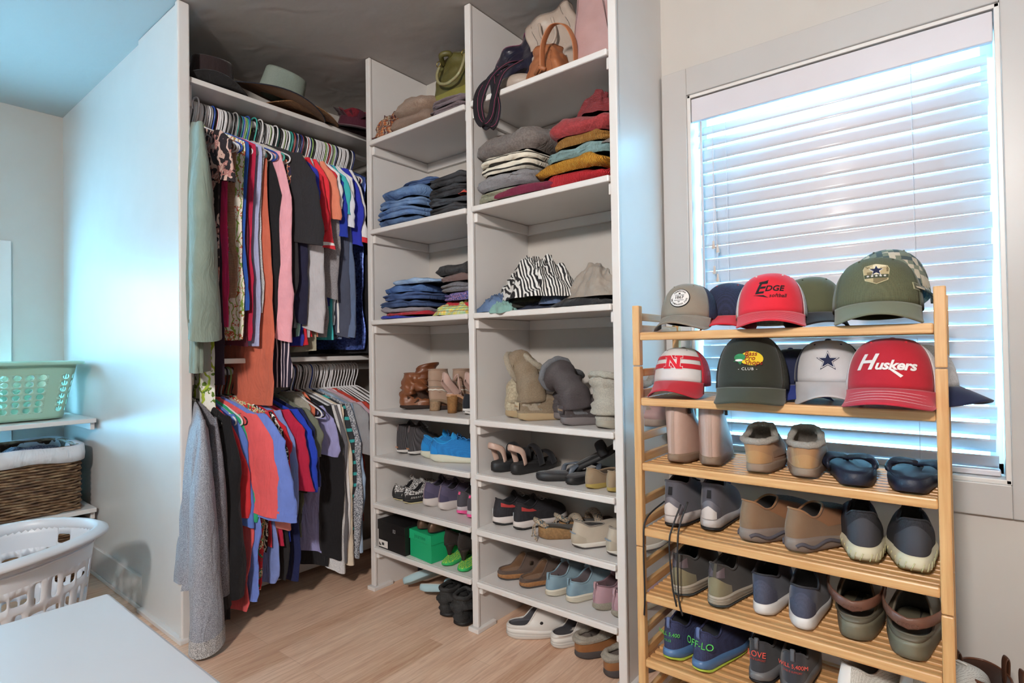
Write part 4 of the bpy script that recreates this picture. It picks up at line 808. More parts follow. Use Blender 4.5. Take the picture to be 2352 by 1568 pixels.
for k, (x, y, mi) in enumerate(((-1.205, 1.698, -1), (-1.118, 1.70, 1))):
    shoe('pale blue denim slip-on shoe with ribbed cream sole in the right bay, %s' % ('left one', 'right one')[k], (x, y, z), (-6, -20)[k], st=DEN, up=S_('6d8898', 'denim', col2='8fa9b5'), sole=S_('cfc8b8'), lining=S_('7c7074', 'plain'), name='slip_on_shoe', mir=mi, tongue=2, parts=(foxing(S_('bdb5a3'), .25, .9, 3), heel_loop(S_('7c98a8', 'plain'))))
for k, (x, y, mi) in enumerate(((-1.012, 1.708, -1), (-.932, 1.70, 1))):
    shoe('dusty pink slip-on shoe with knobbly cream sole in the right bay, %s' % ('left one', 'against the end panel')[k], (x, y, z), -16, st=dict(DEN, hh=.06), up=S_('a98890', 'plain'), sole=S_('c2b8a4', 'fleece'), lining=S_('6e545a', 'plain'), trim=S_('7d626a', 'plain'), name='slip_on_shoe', mir=mi, tongue=2, parts=(heel_loop(S_('b3929a', 'plain')), heel_tab(S_('a0808a', 'plain'), .03, 0, 1)))
z = .0005
WCR = dict(CRC, L=.25, W=.046, co=.037, sh=.04, st=.03)
for k, (x, y, mi, rz) in enumerate(((-1.405, 1.70, -1, -42), (-1.215, 1.735, 1, -26))):
    shoe('white foam clog with grey lining under the right bay, %s' % ('turned sideways by the divider foot', 'by the fleece slippers')[k], (x, y, z), rz, st=WCR, up=S_('cdc9c4', rough=.5), sole=S_('d6d2cc', rough=.5), lining=S_('55545a', 'smooth'), insole=S_('4a494e'), name='clog', cat_='clog', mir=mi, parts=(lambda t, S: obj('round_badge', ell(.047, .13, .06, .003, .007, .007, 12, 8), RUB, t), foxing(S_('bcb8b2'), .3, .8, 2)))
for k, (x, y, mi, rz) in enumerate(((-1.105, 1.73, -1, -22), (-.965, 1.69, 1, -30))):
    shoe('chestnut slipper with cream fleece cuff under the right bay, %s' % ('left one', 'right one at the end panel')[k], (x, y, z), rz, st=dict(SLP, L=.25, W=.05, hh=.045, fh=.06, co=.036), up=S_('8a5a34', 'plain'), sole=S_('453f3e'), lining=S_('a3948a', 'fur'), furtop=S_('cdc3b3', 'fur'), name='slipper', cat_='slipper', mir=mi, parts=(lambda t, S: obj('fleece_cuff', grid(40, 6, lambda u, v: tuple(S.P(u*2*pi, .55+.45*v, .007+.010*sin(pi*v)+.004*nz(u*30, v*6))), cu=True), S_('cdc3b3', 'fur'), t),))
# =============== left bay
z = .6315
TB = dict(L=.235, W=.036, hh=.115, dip=0, fh=.115, fpos=.36, co=.03, u0=.03, sh=.018, st=.014, toeh=.045, m2=.02)
for k, (x, mi) in enumerate(((-2.115, -1), (-2.035, 1))):
    shoe('grey ribbed ankle boot with white sole in the left bay, %s' % ('against the left upright', 'beside the blue shoes')[k], (x, 1.755, z), -10, st=TB, up=S_('59565a', 'rib', sc=3), sole=S_('cfcac6'), out=RUB, lining=S_('3b3436', 'plain'), lace=S_('8c8a88', 'plain'), name='ankle_boot', cat_='boot', mir=mi, parts=(heel_text('SOREL', .010, S_('c98a62'), .032), heel_tab(S_('6b5e60', 'plain'), .12, .75, 1.05)))
BLU = dict(SNK, L=.27, W=.046, hh=.068)
for k, (x, y, mi, rz) in enumerate(((-1.945, 1.755, -1, -48), (-1.85, 1.725, 1, -62))):
    shoe('bright blue running shoe with pale sole in the left bay, %s' % ('behind', 'in front')[k], (x, y, z), rz, st=BLU, up=S_('1f7cc0', 'mesh', col2='17599a'), sole=S_('cdcbb8'), lining=S_('2a94d8', 'plain'), trim=S_('2a94d8', 'plain'), name='running_shoe', mir=mi, lace=S_('2f8ad0', 'plain'), parts=(heel_counter(S_('2383c8', 'plain'), .8, .75),))
z = .4125
SP = S_('a9a6a4', 'camo', col2='3a3838', sc=4, col3='d8d6d4')
for k, (x, y, mi) in enumerate(((-2.118, 1.728, -1), (-2.03, 1.715, 1))):
    shoe('black shoe with speckled grey collar and pointed heel guard in the left bay, %s one' % ('left', 'right')[k], (x, y, z), -20, st=dict(SNK, L=.25, W=.043, sh=.02, hh=.055, flare=1.02), up=SP, sole=RUB, out=S_('cdbf93'), lining=DRK, name='running_shoe', mir=mi, tongue=2, parts=(side_band(RUB, .35, 2.6, .0, .4), lambda t, S: obj('heel_guard', patch(S, -.45, .45, 0, .95, .003, 14, 8, lambda u: 1-.9*abs(2*u-1)**.8), RUB, t), lambda t, S: [obj('side_stripe', tube([S.P(.75+.08*q, .06, .003), S.P(.82+.08*q, .22, .003)], .0012, 5), MID, t) for q in range(8)]))
for k, (x, y, mi) in enumerate(((-1.912, 1.738, -1), (-1.81, 1.735, 1))):
    shoe('muted purple sneaker with tall pale sole in the left bay, %s one' % ('left', 'right')[k], (x, y, z), -8, st=dict(SNK, L=.25, W=.041, sh=.04, hh=.07, flare=1.1), up=S_('57516a', 'plain'), sole=S_('c9c0bc'), lining=S_('2c2a34', 'plain'), name='sneaker', mir=mi, lace=S_('8a8690', 'plain'), parts=(heel_tab(S_('8d7a84', 'plain'), .05, 0, 1), heel_counter(S_('4d4862', 'plain'), .8, .5)))
for k, (x, y, mi) in enumerate(((-1.703, 1.745, -1), (-1.625, 1.728, 1))):
    shoe('charcoal running shoe with pink outsole in the left bay, %s' % ('left one', 'half behind the divider')[k], (x, y, z), 2, st=dict(SNK, L=.24, W=.038, sh=.034, hh=.065, flare=1.08), up=S_('4b484f', 'plain'), sole=S_('b9b1b4'), out=S_('e0538c'), lining=S_('2b2a2e', 'plain'), name='running_shoe', mir=mi, lace=S_('39373c', 'plain'), parts=(heel_tab(S_('d8507a'), .12, .75, .95), lambda t, S: obj('outsole_wall', grid(40, 1, lambda u, v: S.base(u*2*pi+.0001, S.p['flare']*1.012, lambda q: S.zb(q)+(.05+.45*v)*(S.base(acos_(q))[2]-S.zb(q))), cu=True), S_('e0538c'), t)))
z = .2055
def heelshoe(label, loc, rz, up, sole, hh, hm, mir, hr=.013, rot=None, st=None, name='heeled_shoe', parts=()):
    s = dict(L=.21, W=.036, hw=.72, hh=.055, dip=.02, fh=.03, fpos=.62, co=.028, sh=hh, st=.01, toeh=.03, flare=1.0, toe_round=.8, heelup=0); s.update(st or {})
    t = shoe(label, loc, rz, st=s, up=up, sole=sole, lining=S_('2a2420', 'plain'), name=name, mir=mir, tongue=False, rot=rot, parts=parts)
    # raise the heel part of the sole and put a real heel under it
    for c in t.children:
        if c.name.startswith('sole'):
            for v in c.data.vertices:
                u = v.co.y/s['L']; lift = (hh-.012)*(1-sm(.15, .62, u))
                v.co.z = lift+max(0, v.co.z-0)*(.012/hh if u < .15 else 1-(1-.012/hh)*(1-sm(.15, .62, u)))
    obj('heel', grid(20, 6, lambda u, v: ((hr+(.026-hr)*v**2)*cos(u*2*pi), .03+(hr+(.028-hr)*v**2)*sin(u*2*pi)-.006*(1-v), v*(hh-.008)), cu=True, cap0=True, cap1=True), hm, t)
    return t
for k, (x, y, mi) in enumerate(((-1.775, 1.73, -1), (-1.71, 1.72, 1))):
    heelshoe('dark brown high-heeled shoe beside the green box, %s one' % ('left', 'right')[k], (x+.03*k, y, z), -6, S_('2c2422', 'plain'), S_('231c1a'), .075, S_('2a1f1b'), mi, .006)
for k, (x, y, mi, rz) in enumerate(((-1.72, 1.672, -1, 20), (-1.62, 1.668, 1, 16))):
    sandal('bright green flip-flop with yellow print in the left bay, %s one' % ('left', 'right')[k], (x, y, z), rz, S_('2aa35c'), S_('35b35f', 'floral', col2='d6d94a', sc=2, col3='b9d840'), S_('2fae5e'), THONG, st=dict(L=.235, W=.044, sh=.016, st=.014), mir=mi)
BRZ = S_('6b5648', 'leather', metal=.7, rough=.35)
for k, (x, y, mi) in enumerate(((-1.895, 1.682, -1), (-1.815, 1.672, 1))):
    shoe('bronze metallic ballet flat lying on the green shoe box, %s one' % ('left', 'right')[k], (x, y, .3275), -8, st=dict(FLT, hh=.045, sh=.008, st=.006), up=BRZ, sole=RUB, lining=S_('4a3a30', 'plain'), name='ballet_flat', mir=mi, tongue=False)
z = .8465
shoe('cognac brown slouchy leather ankle boot at the divided left bay, leftmost of the boots', (-2.075, 1.745, z), -20, st=dict(BOOT, L=.26, W=.052, hh=.15, fh=.15, co=.044, sh=.02, st=.014, u0=.05, lean=.01), up=S_('7c4a2c', 'leather', rough=.4), sole=S_('2a1d18'), lining=S_('3c281e', 'plain'), name='ankle_boot', cat_='boot', wr=.30, mir=-1, parts=(lambda t, S: obj('ankle_shaft', grid(36, 12, lambda u, v: ((.046-.01*v+.004*sin(v*22))*cos(u*2*pi)+.02*v+.006*nz(u*6, v*5), .085+(.055+.004*sin(v*22))*sin(u*2*pi)+.05*v, .10+.11*v+.012*sin(u*2*pi+1)), cu=True), S_('6b3c22', 'leather', rough=.4), t),))
shoe('second cognac slouchy boot, behind the taupe laced booties', (-1.93, 1.80, z), -24, st=dict(BOOT, L=.22, W=.045, hh=.14, fh=.14, co=.04, sh=.02, st=.014), up=S_('5b3825', 'leather', rough=.45), sole=S_('2a1d18'), lining=S_('3c281e', 'plain'), name='ankle_boot', cat_='boot', wr=.25)
TAU = S_('a28673', 'plain')
def boho(t, S):
    for zz, r, mt, nm in ((.105, .0028, S_('8a7a6c'), 'braided_trim'), (.092, .0016, S_('d8cfc2'), 'lace_trim'), (.135, .002, S_('9a7f6c', 'plain'), 'cord_tie')):
        pts = []
        for k in range(30):
            a = 2*pi*k/30; th = a; v = (zz-S.base(0)[2])/(S.collar(0)[2]-S.base(0)[2]); q = S.P(th, v, .002) if abs(sin(th)) < 2 else 0
            if (1-cos(th))/2 > .55: continue
            pts.append(q+Vector((0, 0, .003*sin(k*3) if nm == 'lace_trim' else 0)))
        pts = pts[len(pts)//2+0:]+pts[:len(pts)//2+0]
        obj(nm, tube(pts, r, 6, flat=2 if nm == 'lace_trim' else 1), mt, t)
for k, (x, y, mi) in enumerate(((-1.905, 1.775, -1), (-1.80, 1.83, 1))):
    heelshoe('taupe suede bootie with lace trim and stacked heel in the left bay, %s' % ('nearer one', 'behind it')[k], (x, y, z), -12, TAU, S_('8a735c'), .055, S_('94785c', 'cork'), mi, .024, st=dict(L=.21, W=.038, hw=.85, hh=.135, dip=0, fh=.135, fpos=.42, co=.035, u0=.0, toeh=.045, toe_round=.6), name='ankle_bootie', parts=(boho,))
WDG = [('heel_strap', [(-.036, .05, .0), (-.034, .0, .05), (-.02, -.012, .075), (0, -.014, .08), (.02, -.012, .075), (.034, .0, .05), (.036, .05, .0)], .004, 4.5), ('ankle_lace', [(-.036, .06, .0), (-.03, .05, .07), (0, .06, .095), (.03, .05, .07), (.036, .06, .0)], .003, 1.5)]+CRL(.15, .03, .008, 3)
for k, (x, y, mi) in enumerate(((-1.765, 1.745, -1), (-1.68, 1.80, 1))):
    sandal('blush strappy sandal on a tall tan block heel in the left bay, %s' % ('nearer one', 'behind')[k], (x, y, z), -14, S_('b5958a', 'plain'), S_('c9a898', 'plain'), S_('b58a6a', 'plain'), WDG, st=dict(L=.20, W=.035, sh=.085, st=.014, curve=.004), mir=mi, heel=(S_('8c6236', 'cork'), .027, .026), name='heeled_sandal')
shoe('black canvas shoe with white rubber sole, half hidden by the divider', (-1.655, 1.735, z), -10, st=dict(SNK, L=.24, W=.038, sh=.028, flare=1.03, hh=.06), up=S_('23242a', 'plain'), sole=S_('d8d4d0'), lining=DRK, lace=MID, parts=(foxing(RUB, .5, .62), heel_text('ALL STAR', .006, RUB, .016)))
# floor, left bay
z = .0005
for k, (x, y, mi, rz, rot) in enumerate(((-2.03, 1.715, -1, -40, (radians(14), radians(-34), radians(-40))), (-1.925, 1.715, 1, -50, (0, radians(-22), radians(-54))))):
    sandal('pale blue and white platform flip-flop tipped on edge on the floor, %s' % ('left one', 'right one')[k], (x, y, .035+.0*k), rz, S_('9fc3cf'), S_('c8c2ba', 'plain'), S_('a7c4cc'), THONG, st=dict(L=.25, W=.045, sh=.032, st=.026), mir=mi, rot=rot)
for k, (x, y, mi) in enumerate(((-1.85, 1.79, -1), (-1.775, 1.765, 1))):
    sandal('brown cork sandal on the floor behind the black boots, %s one' % ('left', 'right')[k], (x, y, z), -10, S_('6b4a38', 'leather'), S_('7a5a40', 'plain'), S_('7c5c40', 'cork'), CRL(.12, .032)+CRL(.17, .03), st=dict(L=.23, W=.04, sh=.022, st=.016), mir=mi)
BLF = S_('0f0f11', 'fur')
for k, (x, y, mi) in enumerate(((-1.71, 1.655, -1), (-1.605, 1.635, 1))):
    shoe('black fluffy ankle boot on the floor, %s' % ('left one', 'beside the divider foot')[k], (x, y, z), 12, st=dict(BOOT, L=.24, W=.056, hh=.095, fh=.10, sh=.02, co=.038), up=BLF, sole=RUB, lining=BLF, furtop=BLF, name='ankle_boot', cat_='boot', mir=mi, wr=.2)
t = shoe('navy canvas shoe leaning at the back of the floor, behind the blue flip-flops', (-2.05, 1.83, .01), -20, st=dict(SNK, L=.24, W=.04), up=S_('1c2338', 'plain'), sole=MID, lining=DRK, rot=(radians(10), 0, radians(-25)))
# soft boots, right bay z .846
z = .8465
def softboot(label, loc, rz, up, sole, cuff, slump, st=None, patch_=None, mir=1, text_=None, k=1.0):
    """boot with a soft shaft that flops over: shaft rings follow a bent spine"""
    s = dict(L=.25, W=.05, hw=.9, hh=.06, dip=0, fh=.07, fpos=.42, co=.042, u0=.03, sh=.03, st=.024, toeh=.055, flare=1.03); s.update(st or {})
    t = shoe(label, loc, rz, st=s, up=up, sole=sole, lining=cuff, name='soft_boot', cat_='boot', mir=mir, wr=.12, tongue=False)
    sp = cat(slump, 6); m = len(sp); V = []
    def fn(u, v):
        i = min(m-1, int(v*(m-1)+1e-6)); c = sp[i]; a = sp[min(m-1, i+1)]-sp[max(0, i-1)]; a.normalize()
        X = Vector((1, 0, 0)); X = (X-a*a.dot(X)).normalized(); Yv = a.cross(X); r = (.047+.006*sin(v*9)+.003*sin(v*26))*k
        nn = 1+.12*nz(u*5, v*5, 3, 1)
        return c+X*cos(u*2*pi)*r*nn+Yv*sin(u*2*pi)*r*1.15*nn
    sh = obj('shaft', grid(36, m-1, fn, cu=True), up, t)
    c = sp[-1]; rim = [Vector(fn(q/30, 1)) for q in range(30)]
    obj('fleece_cuff', tube([r+Vector((nz(r.x, r.y, r.z, 60), nz(r.y, r.z, r.x, 60), nz(r.z, r.x, r.y, 60)))*.006 for r in rim], .012, 8, closed=True), cuff, t)
    cen = sum(rim, Vector())/30
    obj('shaft_lining', grid(30, 3, lambda u, v: Vector(fn(u, 1)).lerp(cen-(sp[-1]-sp[-4])*1.0, v*.8), cu=True, cap1=True), cuff, t)
    if text_:
        b = obj('heel_badge', [(x, -.006+6*x*x, zz) for x, zz in [(-.022, .045), (0, .045), (.022, .045), (-.022, .072), (0, .072), (.022, .072)]] and grid(6, 2, lambda u, v: (-.024+.048*u, -.0065+6*(-.024+.048*u)**2, .044+.028*v)), patch_, t, solid=.001)
        v, f = text(text_, .014, ext=.0003); obj('lettering', ([(p[0], -.0078+6*p[0]**2-p[2], .058+p[1]) for p in v], f), S_('a98a6a'), b, False)
    return t
CK = S_('bcae94', 'knit', sc=.7); CS_ = S_('b39a7c', 'fleece')
softboot('cream knit boot with fluffy cuff slumping to the left in the right bay', (-1.345, 1.715, z), -34, S_('ad9679', 'fleece'), S_('a48d6c'), S_('cdbfa8', 'fur'), [(0, .06, .07), (-.005, .06, .11), (-.03, .055, .16), (-.055, .05, .20), (-.075, .04, .215), (-.095, .02, .205)], text_='Lukees', patch_=S_('c2b498', 'plain'))
softboot('second cream knit boot, tucked behind the first', (-1.445, 1.765, z), -30, CK, S_('a48d6c'), S_('cdbfa8', 'fur'), [(0, .06, .06), (.0, .06, .11), (.02, .07, .15), (.04, .09, .19), (.05, .11, .22)], mir=-1)
softboot('dark grey shaggy boot bent over to the left in the right bay', (-1.125, 1.69, z), -30, S_('544a4c', 'fur'), S_('6d6666'), S_('8d9096', 'fur'), [(0, .06, .06), (-.005, .055, .10), (-.04, .05, .14), (-.085, .045, .17), (-.125, .04, .18)], text_='Lukees', patch_=S_('433b3e', 'plain'), k=1.08)
softboot('second dark grey shaggy boot, behind the cream knit boots', (-1.23, 1.80, z), -20, S_('544a4c', 'fur'), S_('6d6666'), S_('70747a', 'fur'), [(0, .06, .06), (.0, .06, .10), (.0, .065, .14), (-.01, .07, .17)], mir=-1)
softboot('cream shaggy fur boot at the right end of the boot shelf', (-.965, 1.685, z), -14, S_('e0d9c9', 'fur'), S_('9a9284'), S_('e2dccd', 'fur'), [(0, .055, .05), (.0, .055, .09), (-.01, .06, .13), (-.012, .07, .17)], k=1.25, st=dict(W=.058))
softboot('dusty rose boot lying behind the cream fur boot', (-.98, 1.84, z), -70, S_('9d7f7c', 'plain'), S_('8a7a70'), S_('b5a494', 'fur'), [(0, .05, .06), (.0, .05, .11), (.02, .06, .16), (.04, .08, .19)], mir=-1)
# cowboy boots by the wall, right of the rack
for k, (x, y, mi) in enumerate(((.055, 1.86, -1), (.175, 1.84, 1))):
    t = shoe('brown leather cowboy boot on the floor right of the rack, %s' % ('left one', 'right one')[k], (x, y-.1, 0), 20, st=dict(BOOT, L=.29, W=.05, hh=.27, fh=.27, sh=.035, co=.05, u0=.0, fpos=.44), up=S_('5b3624', 'leather', rough=.35), sole=RUB, lining=S_('3a241a', 'plain'), name='cowboy_boot', cat_='boot', mir=mi, tongue=False)
    for s in (1, -1):
        obj('pull_strap', tube(cat([(s*.05, .07, .27), (s*.053, .07, .33), (s*.05, .07, .345), (s*.045, .07, .33), (s*.045, .07, .28)], 5), .0025, 8, flat=5, up=(0, 1, 0)), S_('4a2c1c', 'leather', rough=.4), t)
# shoe boxes
BB = S_('141416', rough=.4)
t = thing('shoe_box', 'black shoe box with white barcode label at the left of the lower shelf', 'box', (-2.15, 1.665, .2055), radians(-3))
obj('box_base', box(0, .2, 0, .30, 0, .105), BB, t, False, bevel=.001); obj('lid', box(-.003, .203, -.003, .303, .085, .13), BB, t, False, bevel=.001)
lb = obj('barcode_label', box(.008, .075, -.0045, -.0032, .008, .04), S_('dcd8d4'), t, False)
obj('barcode', join(*[box(.032+.002*q, .032+.002*q+(.0013 if q % 3 else .0006), -.0052, -.0046, .018, .03) for q in range(9)]), RUB, lb, False)
obj('shoe_icon', xf(poly([(.012, .014), (.026, .014), (.026, .018), (.02, .021), (.016, .028), (.012, .028)], .0003), Matrix.Rotation(radians(90), 4, 'X') @ Matrix.Translation((0, 0, .0049))), RUB, lb, False)
v, f = text('R3', .03, ext=.0003); obj('lettering', ([(.125+p[0]*.6, -.0036-p[2], .095+p[1]*.8) for p in v], f), S_('9a9a9c'), t, False)
GR = S_('17a26a', rough=.5)
t = thing('shoe_box', 'bright green lidded box under the bronze flats', 'box', (-1.945, 1.68, .2055), radians(-6))
obj('box_base', box(0, .155, 0, .22, 0, .10), GR, t, False, bevel=.001); obj('lid', box(-.003, .158, -.003, .223, .078, .12), GR, t, False, bevel=.001)
v, f = text('journee', .026, ext=.0003); obj('lettering', ([(.078+p[0], -.0036-p[2], .099+p[1]) for p in v], f), S_('0f7a4e'), t, False)
# ------------------------------------------------------------ caps: brim towards -y
def C_(c, k='plain', **a): return M('cap_'+c, c, k, **a)
class Crown:
    def __init__(s, rx=.080, ry=.094, h=.110, pf=.48, pb=.85): s.a = (rx, ry, h, pf, pb)
    def P(s, az, e, off=0):
        rx, ry, h, pf, pb = s.a
        def q(az, e):
            f = ((1+cos(az))/2)**1.2; p = pb+(pf-pb)*f; rr = max(0, cos(e*pi/2))**p; k = 1+.03*sin(pi*e)*(1-f)
            return Vector((rx*sin(az)*rr*k, -ry*cos(az)*rr*k+.006*e, h*sin(e*pi/2)**(1.0-.12*f)+.006*f*(1-e)))
        v = q(az, e)
        if off:
            d = .01; n = (q(az+d, min(e, .97))-q(az-d, min(e, .97))).cross(q(az, min(1, e+d))-q(az, max(0, e-d)))
            if n.length < 1e-9: n = Vector((0, 0, 1))
            n.normalize()
            if n.dot(v-Vector((0, 0, .03))) < 0: n = -n
            v = v+n*off
        return v
    def T(s, vf, e0=.38, az0=0, off=.0016):
        rx, ry, h, pf, pb = s.a; out = []
        d = .03; R_ = (s.P(az0+d, e0)-s.P(az0-d, e0)).length/(2*d); tab = [s.P(az0, k/60) for k in range(61)]; L_ = [0]
        for a, b in zip(tab, tab[1:]): L_.append(L_[-1]+(b-a).length)
        k0 = e0*60; base = L_[int(k0)]+(k0-int(k0))*(L_[int(k0)+1]-L_[int(k0)])
        def inv(q):
            q += base
            if q <= 0: return q/(L_[1]*60)
            for k in range(60):
                if L_[k+1] >= q: return (k+(q-L_[k])/(L_[k+1]-L_[k]))/60
            return 1
        for p in vf[0]: out.append(s.P(az0+p[0]/R_, inv(p[1]), off+p[2]))
        return out, vf[1]
def cap(label, loc, rz, front, back, brim, tilt=-7, scale=1, btn=None, arch=.030, blen=.068, droop=.032, band=None, decor=(), rot=None, crown=None, fa=62, stitch=None, group=None):
    t = thing('baseball_cap', label, 'cap', loc, 0, group, (radians(tilt), 0, radians(rz)) if not rot else rot); t.scale = (scale,)*3
    K = Crown(**(crown or {})); a = radians(fa)
    lift = arch*.82+.004
    def up(vf): return [(p[0], p[1], p[2]+lift) for p in vf[0]], vf[1]
    obj('front_panel', up(grid(28, 18, lambda u, v: K.P(-a+2*a*u, v*.985))), front, t, solid=.0016)
    obj('back_panel', up(grid(40, 18, lambda u, v: K.P(a+(2*pi-2*a)*u, v*.985))), back, t, solid=.0016)
    obj('button', up(ell(0, .006, K.a[2]+.002, .008, .008, .0045, 12, 8)), btn or brim, t)
    ba = radians(68)
    def br(u, v):
        az = -ba+2*ba*u; q = K.P(az, 0); k = max(0, cos(az/ba*pi/2))
        y = q.y-blen*v*k**.5; x = q.x+sin(az)*.010*v*min(1, k*3); z = q.z-arch*(abs(x)/.08)**2*min(1, v*1.5)**.7-droop*v**1.15*k**.5
        return x, y, z
    b = obj('brim', up(grid(36, 12, br)), brim, t, solid=.0030)
    if stitch:
        obj('brim_stitching', join(*[up(tube([Vector(br(.06+.88*q/24, .3+.16*k))+Vector((0, 0, .0020)) for q in range(25)], .0004, 4)) for k in range(4)]), stitch, b)
    obj('sweatband', up(grid(40, 1, lambda u, v: K.P(u*2*pi, .02+.12*v, -.003), cu=True)), band or back, t)
    obj('seam', up(join(*[tube([K.P(az, q/16*.98, .0006) for q in range(17)], .0007, 5) for az in (a, -a, pi-.6, pi+.6)])), back if stitch is None else stitch, t)
    obj('front_seam', up(tube([K.P(0, q/16*.98, .0003) for q in range(17)], .0006, 5)), front, t)
    obj('eyelet', up(join(*[ell(*(K.P(s*.52, .66, .001)), .0026, .0026, .002, 8, 6) for s in (1, -1)])), btn or back, t)
    for f in decor: f(t, K, up)
    return t
def dec(name, vf, mat, e0=.4, az0=0, off=.0016): return lambda t, K, up: obj(name, up(K.T(vf, e0, az0, off)), mat, t, False)
def seg(vf, n=3):
    """cut long faces up so they can follow the curve of the crown"""
    bm = bmesh.new(); vs = [bm.verts.new(p) for p in vf[0]]
    for f in vf[1]:
        try: bm.faces.new([vs[i] for i in f])
        except ValueError: pass
    bmesh.ops.triangulate(bm, faces=bm.faces)
    for _ in range(n):
        es = [e for e in bm.edges if e.calc_length() > .006]
        if not es: break
        bmesh.ops.subdivide_edges(bm, edges=es, cuts=1); bmesh.ops.triangulate(bm, faces=bm.faces)
    bm.verts.index_update(); r = ([tuple(v.co) for v in bm.verts], [tuple(v.index for v in f.verts) for f in bm.faces]); bm.free(); return r
def T_(s, size, x=0, y=0, **k): return seg(mv(text(s, size, **k), x, y), 2)
NVY, WHT, REDC, BKC, OLV = C_('1e2440'), C_('d9d6d4'), C_('c8202f'), C_('1b1b1d'), C_('54563f')
def arc_text(s, r, size, a0, a1, top=True):
    out = []; n = len(s)
    for i, ch in enumerate(s):
        a = a0+(a1-a0)*i/(n-1) if n > 1 else a0
        if ch == ' ': continue
        v, f = text(ch, size, ext=.0005); rot = a-pi/2 if top else a+pi/2
        out.append(([(p[0]*cos(rot)-p[1]*sin(rot)+r*cos(a), p[0]*sin(rot)+p[1]*cos(rot)+r*sin(a), p[2]) for p in v], f))
    return join(*out)
z = 1.168
cap('navy cap with red side panel stacked right behind the taupe cap', (-.525, 1.70, z), 8, C_('232a48', 'mesh'), C_('a02a35'), REDC, tilt=-5)
cap('taupe front cap with round white year patch, left on the top rack shelf', (-.610, 1.592, z), 2, C_('857a6c'), C_('1f2640', 'mesh', col2='12162a'), C_('85796a'), btn=C_('857a6c'), scale=.97, stitch=C_('6c6256'), decor=(
    dec('round_patch', seg(disc(.029, .029, ext=.0012), 4), BKC, .29), dec('patch_face', seg(disc(.0262, .0262, ext=.0012), 4), WHT, .29, off=.0026),
    dec('lettering', join(T_('1867', .0125, 0, 0), seg(poly([(-.013, .0075), (.013, .0075), (.013, .0083), (-.013, .0083)]), 2), seg(poly([(-.013, -.0085), (.013, -.0085), (.013, -.0077), (-.013, -.0077)]), 2), T_('W', .006, 0, -.013), seg(disc(.003, .0018, 0, .0125), 1), arc_text('NEBRASKA', .0205, .0072, radians(135), radians(45)), arc_text('THE CORNHUSKER STATE', .0213, .0058, radians(190), radians(350), False)), BKC, .29, off=.0044)))
cap('dark olive cap with small white side mark, behind the red softball cap', (-.315, 1.715, z), 24, OLV, C_('3b3d30'), BKC, tilt=-4, decor=(dec('side_mark', join(seg(poly([(-.008, -.006), (.01, -.006), (.008, .006), (-.01, .006)]), 2)), WHT, .2, 1.35),))
cap('red cap with black lettering and white mesh sides on the top rack shelf', (-.388, 1.595, z), 12, C_('cf2433'), C_('d6d2d2', 'mesh', col2='a5a2a4'), C_('cf2433'), scale=1.08, arch=.022, stitch=C_('b51d2b'), decor=(
    dec('lettering', join(T_('E', .042, -.022, .004, shear=.35, off=.0006), T_('DGE', .020, .010, .002, shear=.3, off=.0004), T_('softball', .0125, .017, -.016, shear=.25), seg(poly([(-.034, -.012), (-.012, -.014), (-.002, -.021), (-.016, -.017)]), 1), seg(poly([(-.024, .018), (-.004, .021), (-.001, .026), (-.008, .023), (-.022, .0215)]), 1)), BKC, .30),))
cap('digital camouflage cap leaning behind the olive star cap', (-.135, 1.70, z+.035), 14, C_('6e7464', 'camo', col2='3f4c4c', col3='b7ab97'), C_('6e7464', 'camo', col2='3f4c4c', col3='b7ab97'), C_('5d6454', 'camo', col2='3f4c4c', col3='b7ab97'), tilt=-16, scale=1.1)
def shield(w, h): return [(-.55*w, h*.46), (0, h*.58), (.55*w, h*.46), (.62*w, .28*h), (.5*w, -.32*h), (0, -.52*h), (-.5*w, -.32*h), (-.62*w, .28*h)][::-1]
cap('olive green cap with navy star shield patch at the right of the top rack shelf', (-.150, 1.590, z), 6, C_('56583f', 'mesh', col2='4a4c36'), C_('4d4f3a'), C_('6c705c'), scale=1.14, arch=.028, blen=.05, decor=(
    dec('shield_patch', seg(poly(shield(.037, .042), .001), 4), C_('b8ac88'), .33), dec('patch_camo', seg(poly(shield(.034, .039), .001), 4), C_('a59471', 'camo', col2='6f6347', col3='cfc2a2'), .33, off=.0026),
    dec('patch_band', join(seg(poly([(-.0185, -.0095), (.0185, -.0095), (.0195, -.002), (-.0195, -.002)]), 3)), C_('3f4636'), .33, off=.0036),
    dec('star', seg(star(.0125, cy=.0065), 2), WHT, .33, off=.0038), dec('star_face', seg(star(.0105, cy=.0065), 2), NVY, .33, off=.0050),
    dec('small_star', join(*[seg(star(.0026, cx=-.013+.0065*q, cy=-.0057), 0) for q in range(5)]), WHT, .33, off=.0048),
    dec('side_mark', join(seg(poly([(-.009, -.007), (.011, -.007), (.009, .007), (-.011, .007)]), 2)), C_('a39f82'), .2, .98), dec('side_mark_face', seg(poly([(-.007, -.0055), (.009, -.0055), (.0075, .0055), (-.009, .0055)]), 1), C_('4d4f3a'), .2, .98, .0026)))
z = .9805
cap('navy cap mostly hidden behind the dark olive oval-logo cap', (-.36, 1.70, z), 30, NVY, NVY, C_('26357c'), tilt=-4, scale=.95)
def hstripe(e0, e1): return lambda t, K, up: obj('stripe', up(grid(40, 6, lambda u, v: K.P(-1.05+2.1*u, e0+(e1-e0)*v, .0022))), C_('b81f2d'), t)
